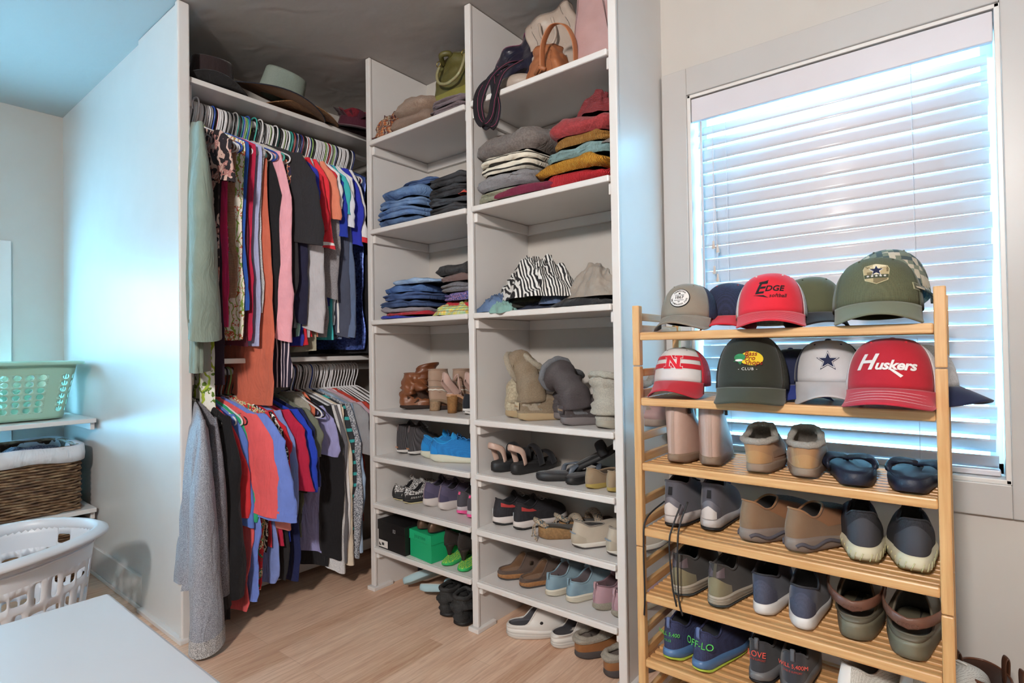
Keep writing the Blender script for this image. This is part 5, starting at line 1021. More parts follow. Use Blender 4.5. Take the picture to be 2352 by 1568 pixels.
def letter_n(w, h, g=0):
    R = lambda a, b, c, d: [(a*w-g, c*h-g), (b*w+g, c*h-g), (b*w+g, d*h+g), (a*w-g, d*h+g)]
    return join(*[seg(poly(q), 3) for q in (R(-.42, -.22, -.5, .5), R(.22, .42, -.5, .5), [(-.42*w-g, .5*h+g), (.2*w-g, -.5*h-g), (.42*w+g, -.5*h-g), (-.2*w+g, .5*h+g)][::-1], R(-.55, -.1, -.5, -.34), R(-.55, -.2, .34, .5), R(.1, .55, .34, .5), R(.2, .55, -.5, -.34))])
cap('white cap with two red stripes and block letter, left on the second rack shelf', (-.635, 1.592, z), 4, C_('cdc9c8'), C_('c02232', 'mesh', col2='8a1a26'), C_('b81f2d'), scale=.97, arch=.036, btn=C_('8a8688'), decor=(
    hstripe(.20, .29), hstripe(.38, .47), dec('letter_edge', letter_n(.046, .040, .0014), WHT, .31, off=.0026), dec('letter', letter_n(.046, .040), REDC, .31, off=.0038)))
cap('large dark olive cap with yellow oval fish logo on the second rack shelf', (-.435, 1.575, z), 10, C_('2b2d24'), C_('2e3028', 'mesh', col2='1b1c18'), C_('3f4234'), scale=1.12, arch=.022, blen=.064, crown=dict(h=.132, pf=.62), tilt=-4, decor=(
    dec('oval_logo', seg(disc(.0245, .0165, .008, .004, ext=.0010), 4), C_('d2b62c'), .29), dec('fish_mark', join(seg(disc(.0125, .0085, -.016, .006), 3), seg(poly([(-.03, -.004), (-.022, -.002), (-.014, -.012), (-.011, -.004), (-.016, .002), (-.024, .0)]), 2)), C_('2f7a4c'), .29, off=.0030), dec('fish_belly', seg(disc(.008, .0026, -.017, -.0015), 2), WHT, .29, off=.0044),
    dec('lettering', join(T_('Bass', .0150, .006, .0140, shear=.3), T_('Pro', .0150, .004, .0035, shear=.3), T_('Shops', .0150, .011, -.0070, shear=.3)), C_('8c1f1c'), .29, off=.0042),
    dec('club_lettering', T_('- CLUB -', .0085, 0, -.021, space=1.25), WHT, .29)))
STAR3 = (dec('star', seg(star(.027, inner=.40), 3), NVY, .29), dec('star_ring', seg(star(.0235, inner=.40), 3), WHT, .29, off=.0030), dec('star_face', seg(star(.0195, inner=.40), 3), NVY, .29, off=.0044))
cap('silver cap with navy star, brim arched high, on the second rack shelf', (-.262, 1.64, z), 8, C_('b9b7b9'), NVY, C_('b5b3b5'), arch=.048, scale=1.0, tilt=-2, btn=NVY, band=NVY, decor=STAR3)
cap('white mesh cap with grey edge hanging past the right rack post, behind the red one', (-.088, 1.71, z), 62, C_('cfcccb', 'mesh', col2='a9a6a8'), C_('cfcccb', 'mesh', col2='a9a6a8'), NVY, tilt=-4)
cap('red cap with white script lettering and white mesh sides on the second rack shelf', (-.122, 1.575, z), -2, C_('a81c2a'), C_('cfc9c8', 'mesh', col2='a9a4a6'), C_('b8283a'), scale=1.16, arch=.022, btn=REDC, band=REDC, stitch=C_('d8c9c9'), decor=(
    dec('lettering', join(T_('H', .044, -.036, .003, shear=.35, off=.0010), T_('uskers', .026, .014, -.003, shear=.3, off=.0008, space=.95), seg(poly([(.004, -.010), (.010, -.010), (.026, -.022), (.022, -.026)]), 1)), WHT, .26, off=.0022),))
# ------------------------------------------------------------ wide hats on the closet shelf
def hat(label, loc, rot, crown_m, brim_m, under_m, edge_m, band_m=None, rb=.165, cr=.075, ch=.095, curl=.02, pinch=.012, name='wide_brim_hat', extra=None):
    t = thing(name, label, 'hat', loc, 0, None, tuple(radians(a) for a in rot))
    def cf(u, v):
        a = u*2*pi; r = cr*(1-.16*v)*(1 if v < .72 else max(0, 1-((v-.72)/.28)**2)**.5); z = .004+ch*min(1, v/.8)**.95-(pinch*max(0, v-.8)*5*abs(cos(a)))
        return r*1.18*cos(a), r*.95*sin(a), z
    def bf(u, v, o=0):
        a = u*2*pi; r = cr*.9+(rb-cr*.9)*v; return r*1.12*cos(a), r*sin(a), o+curl*v*v*(abs(sin(a))**2)-.012*v*v*cos(a)**2+.004*sin(3*a)*v
    obj('crown', grid(40, 16, cf, cu=True), crown_m, t)
    obj('brim', grid(48, 8, lambda u, v: bf(u, v, .0035), cu=True), brim_m, t, solid=.002)
    obj('brim_underside', grid(48, 8, lambda u, v: bf(u, v, .0), cu=True), under_m, t)
    obj('brim_edge', tube([bf(q/48, 1, .0018) for q in range(48)], .0028, 6, closed=True), edge_m, t)
    if band_m: obj('hat_band', grid(40, 1, lambda u, v: (cr*1.2*cos(u*2*pi), cr*.97*sin(u*2*pi), .006+.018*v), cu=True), band_m, t)
    if extra: extra(t)
    return t
hat('pale mint felt hat with dark-edged wide brim on the closet shelf', (-2.45, 1.36, 2.300), (17, 9, 84), M('mint_felt', 'b3c3b5', 'fleece', sc=2), M('mint_felt', 'b3c3b5', 'fleece', sc=2), M('tan_straw', '9a7352', 'rib', sc=3), M('navy_edge', '20222e'), rb=.19, cr=.088, ch=.125)
hat('tan straw hat with brown crown tucked under the mint hat', (-2.45, 1.47, 2.275), (13, 6, 72), M('brown_felt', '8a5a38'), M('tan_straw2', 'b07f52', 'rib', sc=3), M('tan_straw2', 'b07f52', 'rib', sc=3), M('tan_straw2', 'b07f52', 'rib', sc=3), rb=.155, ch=.035)
hat('black felt hat with red crown side at the left end of the closet shelf', (-2.49, 1.07, 2.272), (12, 2, 72), M('black_red_felt', '2c2021'), M('black_felt', '252527'), M('black_felt', '252527'), M('black_felt', '252527'), M('red_band', '8c2228'), rb=.13, cr=.075, ch=.11, curl=.035)
def frills(t):
    g = M('sheer_maroon', '4a1d2c', rough=.5)
    for k in range(9):
        a = k*.7; c = Vector((.05*cos(a), .05*sin(a), .04))
        obj('ruffle', grid(20, 4, lambda u, v: (c.x+(.012+.045*v)*cos(u*2*pi)*(1+.25*sin(u*31+k)), c.y+(.012+.035*v)*sin(u*2*pi)*(1+.2*sin(u*25)), c.z+.035*v+.012*sin(u*2*pi*3+k)*v), cu=True), g if k % 3 else M('sheer_red', '7a2430', rough=.5), t)
hat('dark maroon ruffled dress hat hanging over the right end of the closet shelf', (-2.43, 1.76, 2.285), (14, 4, 60), M('sheer_maroon', '4a1d2c'), M('sheer_maroon', '4a1d2c'), M('sheer_maroon', '4a1d2c'), M('black_felt', '252527'), rb=.17, ch=.05, curl=-.02, name='dress_hat', extra=frills)
# ------------------------------------------------------------ baskets
def perforated(mapf, nc, nr, hole, K=20):
    """sheet of nc x nr cells; hole(i,j) -> None or (cx, cy, rx, ry, power) in cell units"""
    V, Fc = [], []
    for j in range(nr):
        for i in range(nc):
            h = hole(i, j); n0 = len(V)
            if not h:
                m = 3; V += [mapf((i+a/m)/nc, (j+b/m)/nr) for b in range(m+1) for a in range(m+1)]
                Fc += [(n0+b*(m+1)+a, n0+b*(m+1)+a+1, n0+(b+1)*(m+1)+a+1, n0+(b+1)*(m+1)+a) for b in range(m) for a in range(m)]
                continue
            cx, cy, rx, ry, p = h
            sq = []
            for k in range(K):
                a = 2*pi*(k+.5)/K-pi*.75; c, s_ = cos(a), sin(a); mm = max(abs(c), abs(s_)); sq.append((.5+.5*c/mm, .5+.5*s_/mm))
            ins = [(cx+rx*math.copysign(abs(cos(2*pi*(k+.5)/K-pi*.75))**(2/p), cos(2*pi*(k+.5)/K-pi*.75)), cy+ry*math.copysign(abs(sin(2*pi*(k+.5)/K-pi*.75))**(2/p), sin(2*pi*(k+.5)/K-pi*.75))) for k in range(K)]
            corners = [(0, 0), (1, 0), (1, 1), (0, 1)]
            V += [mapf((i+x)/nc, (j+y)/nr) for x, y in sq]+[mapf((i+x)/nc, (j+y)/nr) for x, y in ins]+[mapf((i+x)/nc, (j+y)/nr) for x, y in corners]
            for k in range(K):
                k2 = (k+1) % K; Fc.append((n0+k, n0+k2, n0+K+k2, n0+K+k))
                e1, e2 = sq[k], sq[k2]
                for ci, c in enumerate(corners):
                    if abs(e1[0]-e2[0]) > 1e-6 and abs(e1[1]-e2[1]) > 1e-6 and abs(e1[0]-c[0])+abs(e1[1]-c[1]) < 1.0/ (K/4) + .12 and abs(e2[0]-c[0])+abs(e2[1]-c[1]) < 1.0/(K/4)+.12: Fc.append((n0+k, n0+2*K+ci, n0+k2))
    return V, Fc
def rrect(s, hx, hy, p=6):
    a = s*2*pi; c, d = cos(a), sin(a); return hx*math.copysign(abs(c)**(2/p), c), hy*math.copysign(abs(d)**(2/p), d)
def perim(hx, hy, p, n=240):
    """even arc-length table of a superellipse"""
    P_ = [Vector((*rrect(k/n, hx, hy, p), 0)) for k in range(n+1)]; L_ = [0]
    for a, b in zip(P_, P_[1:]): L_.append(L_[-1]+(b-a).length)
    def f(s):
        t = (s % 1)*L_[-1]; lo, hi = 0, n
        while hi-lo > 1:
            m = (lo+hi)//2
            if L_[m] <= t: lo = m
            else: hi = m
        q = (t-L_[lo])/max(1e-9, L_[hi]-L_[lo]); v = P_[lo].lerp(P_[hi], q); return v.x/hx, v.y/hy
    return f
# green laundry basket (long side towards the room)
GB = M('green_plastic', '9dbda6', 'smooth', rough=.35)
t = thing('laundry_basket', 'sage green plastic laundry basket with round holes on the upper alcove shelf', 'laundry basket', (-3.72, .54, .8065))
pf = perim(.21, .31, 7)
def gm(s, v): x, y = pf(s); k = .84+.16*v; return (x*.21*k, y*.315*k, .008+.255*v)
w_ = obj('basket_wall', perforated(gm, 40, 8, lambda i, j: (.5, .5, .32, .42, 2) if 1 <= j <= 6 and (i % 20) not in (4, 14) else None), GB, t)
m = w_.modifiers.new('w', 'WELD'); m.merge_threshold = .0004; m = w_.modifiers.new('s', 'SOLIDIFY'); m.thickness = .003; m.offset = 0
obj('basket_bottom', grid(60, 1, lambda u, v: (rrect(u, .21*.84, .315*.84, 7)[0]*v, rrect(u, .21*.84, .315*.84, 7)[1]*v, .008), cu=True), GB, t, solid=.003)
obj('basket_rim', grid(90, 3, lambda u, v: (pf(u)[0]*(.21+[0, .004, .03, .034][round(v*3)]), pf(u)[1]*(.315+[0, .004, .03, .034][round(v*3)]), .263+[0, .03, .028, .012][round(v*3)]), cu=True), GB, t, solid=.003)
# white laundry basket on the floor
WB = M('white_plastic', 'd4d6db', 'smooth', rough=.35)
t = thing('laundry_basket', 'large white oval plastic laundry basket with slots, behind the table corner', 'laundry basket', (-2.535, .378, .0), radians(120))
pw = perim(.31, .24, 2.6)
def wm(s, v): x, y = pw(s); k = .80+.2*v; return (x*.285*k, y*.215*k, .006+.47*v)
def whole(i, j):
    if j == 5 and i in (0, 14): return (.5, .35, .46, .22, 6)
    if j in (2, 3, 4): return ((.5, .5, .2, .44, 4), (.5, .5, .44, .2, 4))[(i // 2 + j) % 2]
    return None
w_ = obj('basket_wall', perforated(wm, 28, 6, whole), WB, t)
m = w_.modifiers.new('w', 'WELD'); m.merge_threshold = .0004; m = w_.modifiers.new('s', 'SOLIDIFY'); m.thickness = .003; m.offset = 0
obj('basket_bottom', grid(60, 1, lambda u, v: (pw(u)[0]*.228*v, pw(u)[1]*.172*v, .006), cu=True), WB, t, solid=.003)
obj('basket_rim', grid(90, 4, lambda u, v: (pw(u)[0]*(.285+[-.002, 0, .012, .036, .038][round(v*4)]), pw(u)[1]*(.215+[-.002, 0, .012, .036, .038][round(v*4)]), .472+[-.02, .022, .027, .014, .004][round(v*4)]), cu=True), WB, t, solid=.003)
obj('rim_ridge', tube([(pw(q/80)[0]*.284, pw(q/80)[1]*.214, .445) for q in range(80)], .004, 6, closed=True), WB, t)
# wicker baskets
def weave_mat():
    N = NT('woven_rush'); f = N.noise(1, 4, N.coord((22, 22, 60))); b2 = N.noise(4, 2, N.coord((1, 1, 40)))
    c = N.mix(N.ramp(f.outputs[0], [(.35, '4a3324'), (.5, '8a6a48'), (.68, 'b3936a')]), '80603f', '80603f'); c = N.mix(.75, c, N.ramp(b2.outputs[0], [(.35, '4a3222'), (.6, 'a0805a')]))
    N.l(N.ramp(f.outputs[0], [(.35, '4a3324'), (.5, '6e5238'), (.68, '94775a')]), N.b.inputs['Base Color']); N.bump(f.outputs[0], .6, .003); N.b.inputs['Roughness'].default_value = .6; return N.m
WK = weave_mat(); LNR = M('white_liner', 'd5d6da', rough=.8)
def wicker(label, loc, hx, hy, h, liner=True):
    t = thing('wicker_basket', label, 'wicker basket', loc)
    p = perim(hx, hy, 9); nr = int(h/.0135); ns = 32
    parts_ = []
    for r in range(nr):
        z = .008+r*(h-.016)/(nr-1)
        pts = [(p(q/(ns*2))[0]*(hx+(.0045 if (q+r) % 2 else -.0045)), p(q/(ns*2))[1]*(hy+(.0045 if (q+r) % 2 else -.0045)), z+.0015*sin(q*1.7+r)) for q in range(ns*2)]
        parts_.append(tube(cat(pts, 2, True), .0066, 6, closed=True))
    obj('woven_side', join(*parts_), WK, t)
    obj('basket_bottom', box(-hx+.01, hx-.01, -hy+.01, hy-.01, .002, .012), WK, t, False)
    obj('inner_wall', grid(60, 1, lambda u, v: (p(u)[0]*(hx-.008), p(u)[1]*(hy-.008), .01+(h-.015)*v), cu=True), M('dark_rush', '3a281c'), t)
    obj('woven_rim', tube([(p(q/80)[0]*hx, p(q/80)[1]*hy, h) for q in range(80)], .011, 8, closed=True), WK, t)
    if liner:
        def lf(u, v):
            x, y = p(u); o = [-.012, -.004, .013, .016, .014][round(v*4)]; z = [h-.05, h+.012, h+.012, h-.03, h-.062-.004*sin(u*60)][round(v*4)]
            w = .003*sin(u*90)+.002*sin(u*47); return x*(hx+o+w), y*(hy+o+w), z+.004*sin(u*38)
        obj('cloth_liner', grid(160, 4, lf, cu=True), LNR, t, solid=.002)
        tag(obj('folded_clothes', xf(grid(40, 30, lambda u, v: ((u-.5)*2*(hx-.03), (v-.5)*2*(hy-.03), h-.03+.03*(nz(u*8, v*10)+.5*abs(nz(u*17, v*21))))), Matrix.Translation(loc)), M('purple_clothes', '5b5468', 'floral', 'd8d0d8', 2, col3='3a3450')), 'purple and white crumpled clothes lying inside the lined wicker basket', 'clothes', kind='stuff')
    return t
wicker('brown wicker basket with white cloth liner on the lower alcove shelf', (-3.70, .50, .352), .235, .355, .315)
wicker('dark brown wicker basket on the floor below the lower alcove shelf', (-3.70, .53, 0), .235, .345, .27, False)
# ------------------------------------------------------------ folded clothes
def F_(n, c, k='plain', **a): return M('cloth_'+n, c, k, **a)
def folded(label, cat_, cx, cy, zb, w, d, h, mat, n=2, seed=0, rz=0, amp=.015, sd=3.0, dome=.4, name='folded_clothes', rot=None, group=None, extra=None, edge=.012, tb=.0):
    """soft folded garment: n layers with rounded outer folds"""
    t = thing(name, label, cat_, (cx, cy, zb), radians(rz), group, rot)
    tl = h/n; rows = []
    for k in range(n):
        ins = .006*nz(k, seed, .5); 
        for q in (0.02, .15, .35, .5, .65, .85, .98):
            g = min(edge, tl*.5)*(1-sqrt(max(0, 1-(2*q-1)**2))); rows.append((g+ins, tl*(k+q)))
    last = rows[-1][0]
    for q in (.06, .14, .3, .5, .7, .85, 1): rows.append((last+q*(min(w, d)/2-last), h+tb+dome*h*.18*sin(q*pi/2)))
    NR = len(rows)-1
    def fn(u, v):
        g, z = rows[round(v*NR)]; hx, hy = w/2-g*1.0, d/2-g; k = 1
        if g >= min(w, d)/2-1e-6: hx = max(.0, hx)*.0+max(0, (w-d)/2); hy = max(0, (d-w)/2)
        a = u*2*pi; c, s_ = cos(a), sin(a); p = 5
        x = hx*math.copysign(abs(c)**(2/p), c); y = hy*math.copysign(abs(s_)**(2/p), s_)
        q = z/h; X, Y = (x+cx)*9, (y+cy)*9
        sag = 1-.22*((abs(x)/(w/2))**4+(abs(y)/(d/2))**4)*min(1, q)
        Z = z*sag+amp*q*(nz(X*1.2, Y*1.2, seed*3)+.5*nz(X*2.6, Y*2.6, seed))
        x += amp*.9*nz(X*.5, Y*.5+z*60, seed+4)+amp*.4*nz(X*3, z*120, seed); y += amp*.9*nz(Y*.5, X*.9+z*50, seed+9)+amp*.5*nz(X*3.5, z*90, seed+2)
        return x, y, max(0.0005, Z)
    o = obj('cloth', grid(72, NR, fn, cu=True), mat, t, subsurf=0)
    if extra: extra(t, fn)
    return t
def crumpled(label, cat_, cx, cy, zb, rx, ry, h, mat, seed=0, rz=0, f=9, fold=.35, name='crumpled_clothes', over=0, p=2.6, ridge=1.0):
    t = thing(name, label, cat_, (cx, cy, zb), radians(rz))
    def fn(u, v):
        a = u*2*pi; r = v; er = 1+.16*nz(cos(a)*2, sin(a)*2, seed)
        c, s_ = cos(a), sin(a); x = rx*r*er*math.copysign(abs(c)**(2/p), c); y = ry*r*er*math.copysign(abs(s_)**(2/p), s_)
        b = max(0, 1-r**2.1)**.85*(1+.16*r*sin(a*7+seed)+.1*r*sin(a*13+seed*2))
        n1 = nz(x*f+seed, y*f, seed*2); n2 = 1-2*abs(nz(x*f*1.8, y*f*1.8, seed+5)); n3 = 1-2*abs(nz(x*f*3.6, y*f*3.6, seed+8))
        z = h*b*(.72+.35*n1)+h*fold*b**.5*(n2*.35+n3*.16)*ridge
        if over and y < -ry*.6: z -= over*((-y/ry)-.6)*1.5
        x += .012*nz(y*30, z*40, seed)*min(1, r*2); y += .012*nz(x*30, z*40, seed+3)*min(1, r*2)
        return x, y, max(.0005-over*2, z)
    obj('cloth', grid(96, 34, fn, cu=True), mat, t)
    return t
DJ, DJD, DJL = F_('denim', '34496c', 'denim', col2='6482aa', rough=.8), F_('dark_denim', '2a3c60', 'denim', col2='4c6490', rough=.8), F_('light_denim', '7490b4', 'denim', col2='a3bbd6', rough=.8)
def waistband(mat):
    def f(t, fn): obj('waistband', tube([Vector(fn(.62+.2*q/10, .55))+Vector((0, -.002, 0)) for q in range(11)], .004, 6, flat=3, up=(0, 0, 1)), mat, t)
    return f
# left bay, z 1.70: jeans
b = 1.7005
folded('bottom pair of folded blue jeans in the left stack below the top shelf', 'jeans', -2.0, 1.79, b, .27, .30, .032, DJ, 1, 1, 2, name='folded_jeans')
folded('second pair of folded jeans up from the shelf, faded mid blue', 'jeans', -1.99, 1.785, b+.031, .29, .30, .048, F_('mid_denim', '456291', 'denim', col2='7795bd'), 2, 2, -3, name='folded_jeans')
folded('third pair of folded jeans, pale worn folds, in the left stack', 'jeans', -1.985, 1.79, b+.076, .27, .30, .042, F_('mid_denim2', '4b6894', 'denim', col2='84a0c4'), 2, 3, 4, name='folded_jeans')
folded('fourth folded jeans with thick rounded front fold in the left stack', 'jeans', -1.965, 1.79, b+.116, .27, .29, .06, F_('mid_denim3', '41608f', 'denim', col2='7492ba'), 1, 4, -6, amp=.014, name='folded_jeans', edge=.03)
folded('dark navy jeans folded on top of the left jeans stack', 'jeans', -1.90, 1.82, b+.172, .24, .24, .03, DJD, 2, 5, 8, name='folded_jeans')
for k, (m_, c_, hh) in enumerate((('2b2b2d', 'dark charcoal', .034), ('3a4048', 'grey green', .034), ('1d1d20', 'black', .05), ('232326', 'washed black', .05))):
    folded('%s trousers folded in the right stack beside the blue jeans, %s' % (c_, ('bottom', 'second', 'third', 'topmost')[k]), 'trousers', -1.665, 1.78, b+[0, .033, .066, .115][k], .235, .27, hh, F_('trouser%d' % k, m_, 'denim', col2='3c3e44'), 2, 10+k, (-2, 4, -3, 5)[k], name='folded_trousers')
crumpled('dusty pink crumpled top lying on the black trousers stack', 'top', -1.62, 1.83, b+.165, .075, .09, .06, F_('dusty_pink', 'a5706a'), 3)
crumpled('orange scrap of clothing peeking out of the dark trousers stack', 'top', -1.575, 1.70, b+.066, .028, .05, .03, F_('coral_bit', 'c5483c'), 4)
# left bay, z 1.272
b = 1.2725
folded('royal blue shorts, bottom left under the grey and red ones', 'shorts', -1.985, 1.78, b, .24, .27, .012, F_('royal', '2a35a0'), 1, 20, 3, name='folded_shorts')
folded('red shorts folded under the grey pair', 'shorts', -1.95, 1.78, b+.011, .28, .27, .018, F_('redshort', 'a82230'), 1, 21, -2, name='folded_shorts')
folded('grey mauve folded shorts on top of the red ones', 'shorts', -1.985, 1.785, b+.028, .26, .27, .024, F_('mauvegrey', '8b858c'), 1, 22, 2, name='folded_shorts')
folded('dark blue jeans with contrast seam, lowest jeans of the lower stack', 'jeans', -2.0, 1.79, b+.051, .29, .28, .033, DJD, 2, 23, -3, name='folded_jeans')
folded('dark blue jeans, second in the lower stack', 'jeans', -1.965, 1.79, b+.082, .27, .29, .036, F_('dk2', '2e4470', 'denim', col2='50699a'), 2, 24, 5, name='folded_jeans')
folded('indigo jeans with rounded fold, third in the lower stack', 'jeans', -1.96, 1.79, b+.116, .25, .29, .034, F_('dk3', '375488', 'denim', col2='5f82b8'), 1, 25, -5, name='folded_jeans')
folded('light blue jeans tilted on top of the lower jeans stack', 'jeans', -1.89, 1.79, b+.150, .30, .28, .024, DJL, 1, 26, 10, name='folded_jeans', amp=.014)
crumpled('small dark blue denim bundle behind the light blue jeans', 'jeans', -1.86, 1.93, b+.155, .06, .05, .06, DJD, 27)
crumpled('yellow and aqua printed shorts at the front right of the lower left stack', 'shorts', -1.66, 1.735, b, .125, .09, .065, F_('aztec', 'd9cf5a', 'plaid', col2='74c4b4', col3='c95a2a', sc=2.2), 28, 8, name='printed_shorts')
folded('bright red shorts behind the yellow printed ones', 'shorts', -1.64, 1.81, b+.012, .22, .22, .05, F_('red2', 'c0242e'), 1, 29, 3, name='folded_shorts')
folded('purple patterned shorts above the bright red ones', 'shorts', -1.635, 1.80, b+.062, .21, .22, .035, F_('purplepat', '5a60a0', 'floral', col2='c88a9a', col3='2a2a50', sc=1.6), 2, 30, -4, name='folded_shorts')
folded('dark grey marl leggings rolled above the purple shorts', 'leggings', -1.64, 1.80, b+.098, .22, .25, .045, F_('greymarl', '4a4a50', 'heather', col2='7c7c84'), 2, 31, 4, name='folded_leggings')
folded('taupe brown top folded under the black fuzzy one', 'top', -1.635, 1.80, b+.142, .21, .25, .03, F_('taupe', '6b5653'), 1, 32, -3, name='folded_blouse')
folded('black fuzzy sweater sloping on top of the right side stack', 'sweater', -1.655, 1.80, b+.170, .24, .25, .05, F_('fuzzyblack', '222226', 'fleece'), 1, 33, 5, name='folded_sweater', amp=.016)
# right bay, z 1.70: sweaters
b = 1.7005
folded('sage green chunky knit at the bottom left of the sweater stack', 'sweater', -1.36, 1.79, b, .26, .29, .045, F_('sageknit', '9a9a84', 'knit'), 2, 40, 2, name='folded_sweater')
folded('burgundy top folded under the pale grey fluffy sweater', 'top', -1.26, 1.755, b, .32, .24, .036, F_('burgundy', '6d1f38'), 1, 41, 0, name='folded_blouse', amp=.012)
folded('pale grey fluffy sweater folded in the left sweater stack', 'sweater', -1.355, 1.785, b+.044, .29, .30, .062, F_('fluffgrey', 'aeadb3', 'fur'), 1, 42, -2, name='folded_sweater', edge=.03)
folded('cream sweater with black stripes in the left sweater stack', 'sweater', -1.35, 1.785, b+.104, .27, .30, .075, F_('creamstripe', 'd8d0c0', 'stripe', col2='26241f', sc=14, dirn=2, col3='x'), 2, 43, 3, name='folded_sweater', edge=.03)
folded('grey brown boucle blanket sweater on top of the left sweater stack', 'sweater', -1.345, 1.80, b+.178, .33, .31, .09, F_('boucle', '7d7470', 'knit', sc=.8), 1, 44, -4, name='folded_sweater', amp=.02, edge=.045)
folded('tomato red ribbed sweater at the bottom of the right sweater stack', 'sweater', -1.045, 1.79, b, .27, .29, .05, F_('redrib', 'cf202a', 'rib', sc=2, dirn=0), 1, 45, 4, name='folded_sweater', amp=.016, edge=.02)
folded('mustard ribbed sweater folded over the red one', 'sweater', -1.06, 1.785, b+.046, .31, .29, .05, F_('mustard', 'c98a22', 'rib', sc=1.6, dirn=0), 1, 46, -4, name='folded_sweater', amp=.02, edge=.03)
folded('pale aqua sweater between the mustard and ochre ones', 'sweater', -1.035, 1.79, b+.092, .27, .29, .04, F_('aqua', 'a3cdd0', 'fleece', sc=2), 1, 47, 3, name='folded_sweater', amp=.018)
folded('ochre brown ribbed sweater under the brick red one', 'sweater', -1.01, 1.79, b+.130, .24, .29, .042, F_('ochre', 'a8742e', 'rib', sc=2, dirn=0), 1, 48, -2, name='folded_sweater')
folded('brick red knitted sweater in the right sweater stack', 'sweater', -1.025, 1.785, b+.170, .27, .30, .07, F_('brickknit', 'a03a3c', 'knit'), 1, 49, 5, name='folded_sweater', amp=.018, edge=.035)
crumpled('faded red ribbed scarf bundled on top of the brick red sweater', 'scarf', -.975, 1.77, b+.235, .085, .10, .10, F_('fadedred', '8f3338', 'rib', sc=1.5, dirn=2), 50, f=14, fold=.6, name='scarf')
crumpled('small grey brown knit tucked at the right edge of the sweater stack', 'sweater', -.912, 1.72, b+.115, .022, .06, .04, F_('boucle', '7d7470', 'knit', sc=.8), 51)
# right bay, z 1.272: loose pile
b = 1.2725
crumpled('dark camouflage trousers spread under the striped shirt', 'trousers', -1.36, 1.80, b+.01, .16, .13, .095, F_('camo', '3a3c2c', 'camo', col2='1e1f18', col3='57563e', sc=.3), 60, f=7)
crumpled('blue denim shorts at the front left of the loose pile', 'shorts', -1.43, 1.72, b, .085, .075, .06, F_('bluebits', '3f5374', 'denim', col2='6a82a4'), 61, f=22, fold=1.2)
crumpled('black garment at the back of the loose pile, against the divider', 'trousers', -1.43, 1.76, b, .08, .10, .03, BLK, 62)
crumpled('pale aqua rolled top hanging over the shelf edge of the loose pile', 'top', -1.375, 1.672, b, .06, .04, .032, F_('aquaroll', '7a9f97'), 63, f=24, fold=1.3, over=.015)
crumpled('navy trousers lying flat below the striped shirt', 'trousers', -1.22, 1.76, b, .14, .10, .04, F_('navyflat', '262b3a', 'denim', col2='3a4256'), 64)
crumpled('slate blue top between the striped shirt and the khaki shorts', 'top', -1.165, 1.74, b+.015, .06, .08, .07, F_('slate2', '52627e'), 65, f=16)
t = crumpled('black and white striped shirt draped over the loose pile', 'shirt', -1.275, 1.765, b+.04, .20, .13, .17, F_('bwstripe', 'dcdad6', 'stripe', col2='1c1c20', sc=30, dirn=1), 66, rz=-32, f=10, fold=.6, name='striped_shirt')
crumpled('second fold of dark grey green shorts behind the khaki ones', 'shorts', -1.0, 1.86, b+.04, .11, .08, .09, F_('ggreen', '6e6d66', 'rib', sc=2, dirn=0), 67)
crumpled('black trousers spread under the khaki shorts', 'trousers', -1.03, 1.755, b, .15, .11, .05, F_('blk2', '232427'), 68, f=8)
crumpled('light khaki shorts crumpled at the right of the loose pile', 'shorts', -.995, 1.775, b+.03, .125, .11, .12, F_('khaki', '948a80'), 69, f=10, fold=.5)
# left bay, z 2.123
b = 2.1235
crumpled('plaid flannel shirt rolled up at the left of the top shelf', 'shirt', -2.09, 1.74, b, .075, .09, .175, F_('plaid', '5a2f24', 'plaid', col2='c06a2a', col3='34304a', sc=2.0), 70, f=10, fold=.3, name='flannel_shirt')
folded('dark red plaid fold under the rolled flannel shirt', 'shirt', -2.10, 1.70, b, .12, .09, .03, F_('plaid2', '4a2024', 'plaid', col2='7a3028', col3='2a2030', sc=2), 1, 71, name='folded_shirt')
folded('beige fleece pullover folded beside the plaid shirt', 'pullover', -1.90, 1.76, b, .27, .25, .06, F_('blush', 'b3937f', 'fleece', sc=2), 1, 72, 3, name='folded_pullover', edge=.03, amp=.012)
folded('beige boucle fleece, puffed fold on top of the pullover', 'pullover', -1.89, 1.77, b+.055, .25, .24, .085, F_('blush2', 'bd9f8a', 'fur'), 1, 73, -6, name='folded_pullover', edge=.045, amp=.016)
for k, (c_, lb) in enumerate((('5a4a4c', 'plum brown folded sweater, bottom of the stack under the olive handbag'), ('66585c', 'mauve grey folded sweater directly under the olive handbag'))):
    folded(lb, 'sweater', -1.66, 1.79, b+.036*k, .225, .26, .037, F_('plumstack%d' % k, c_, 'heather', col2='7a6c72'), 2, 74+k, 2*k, name='folded_sweater')
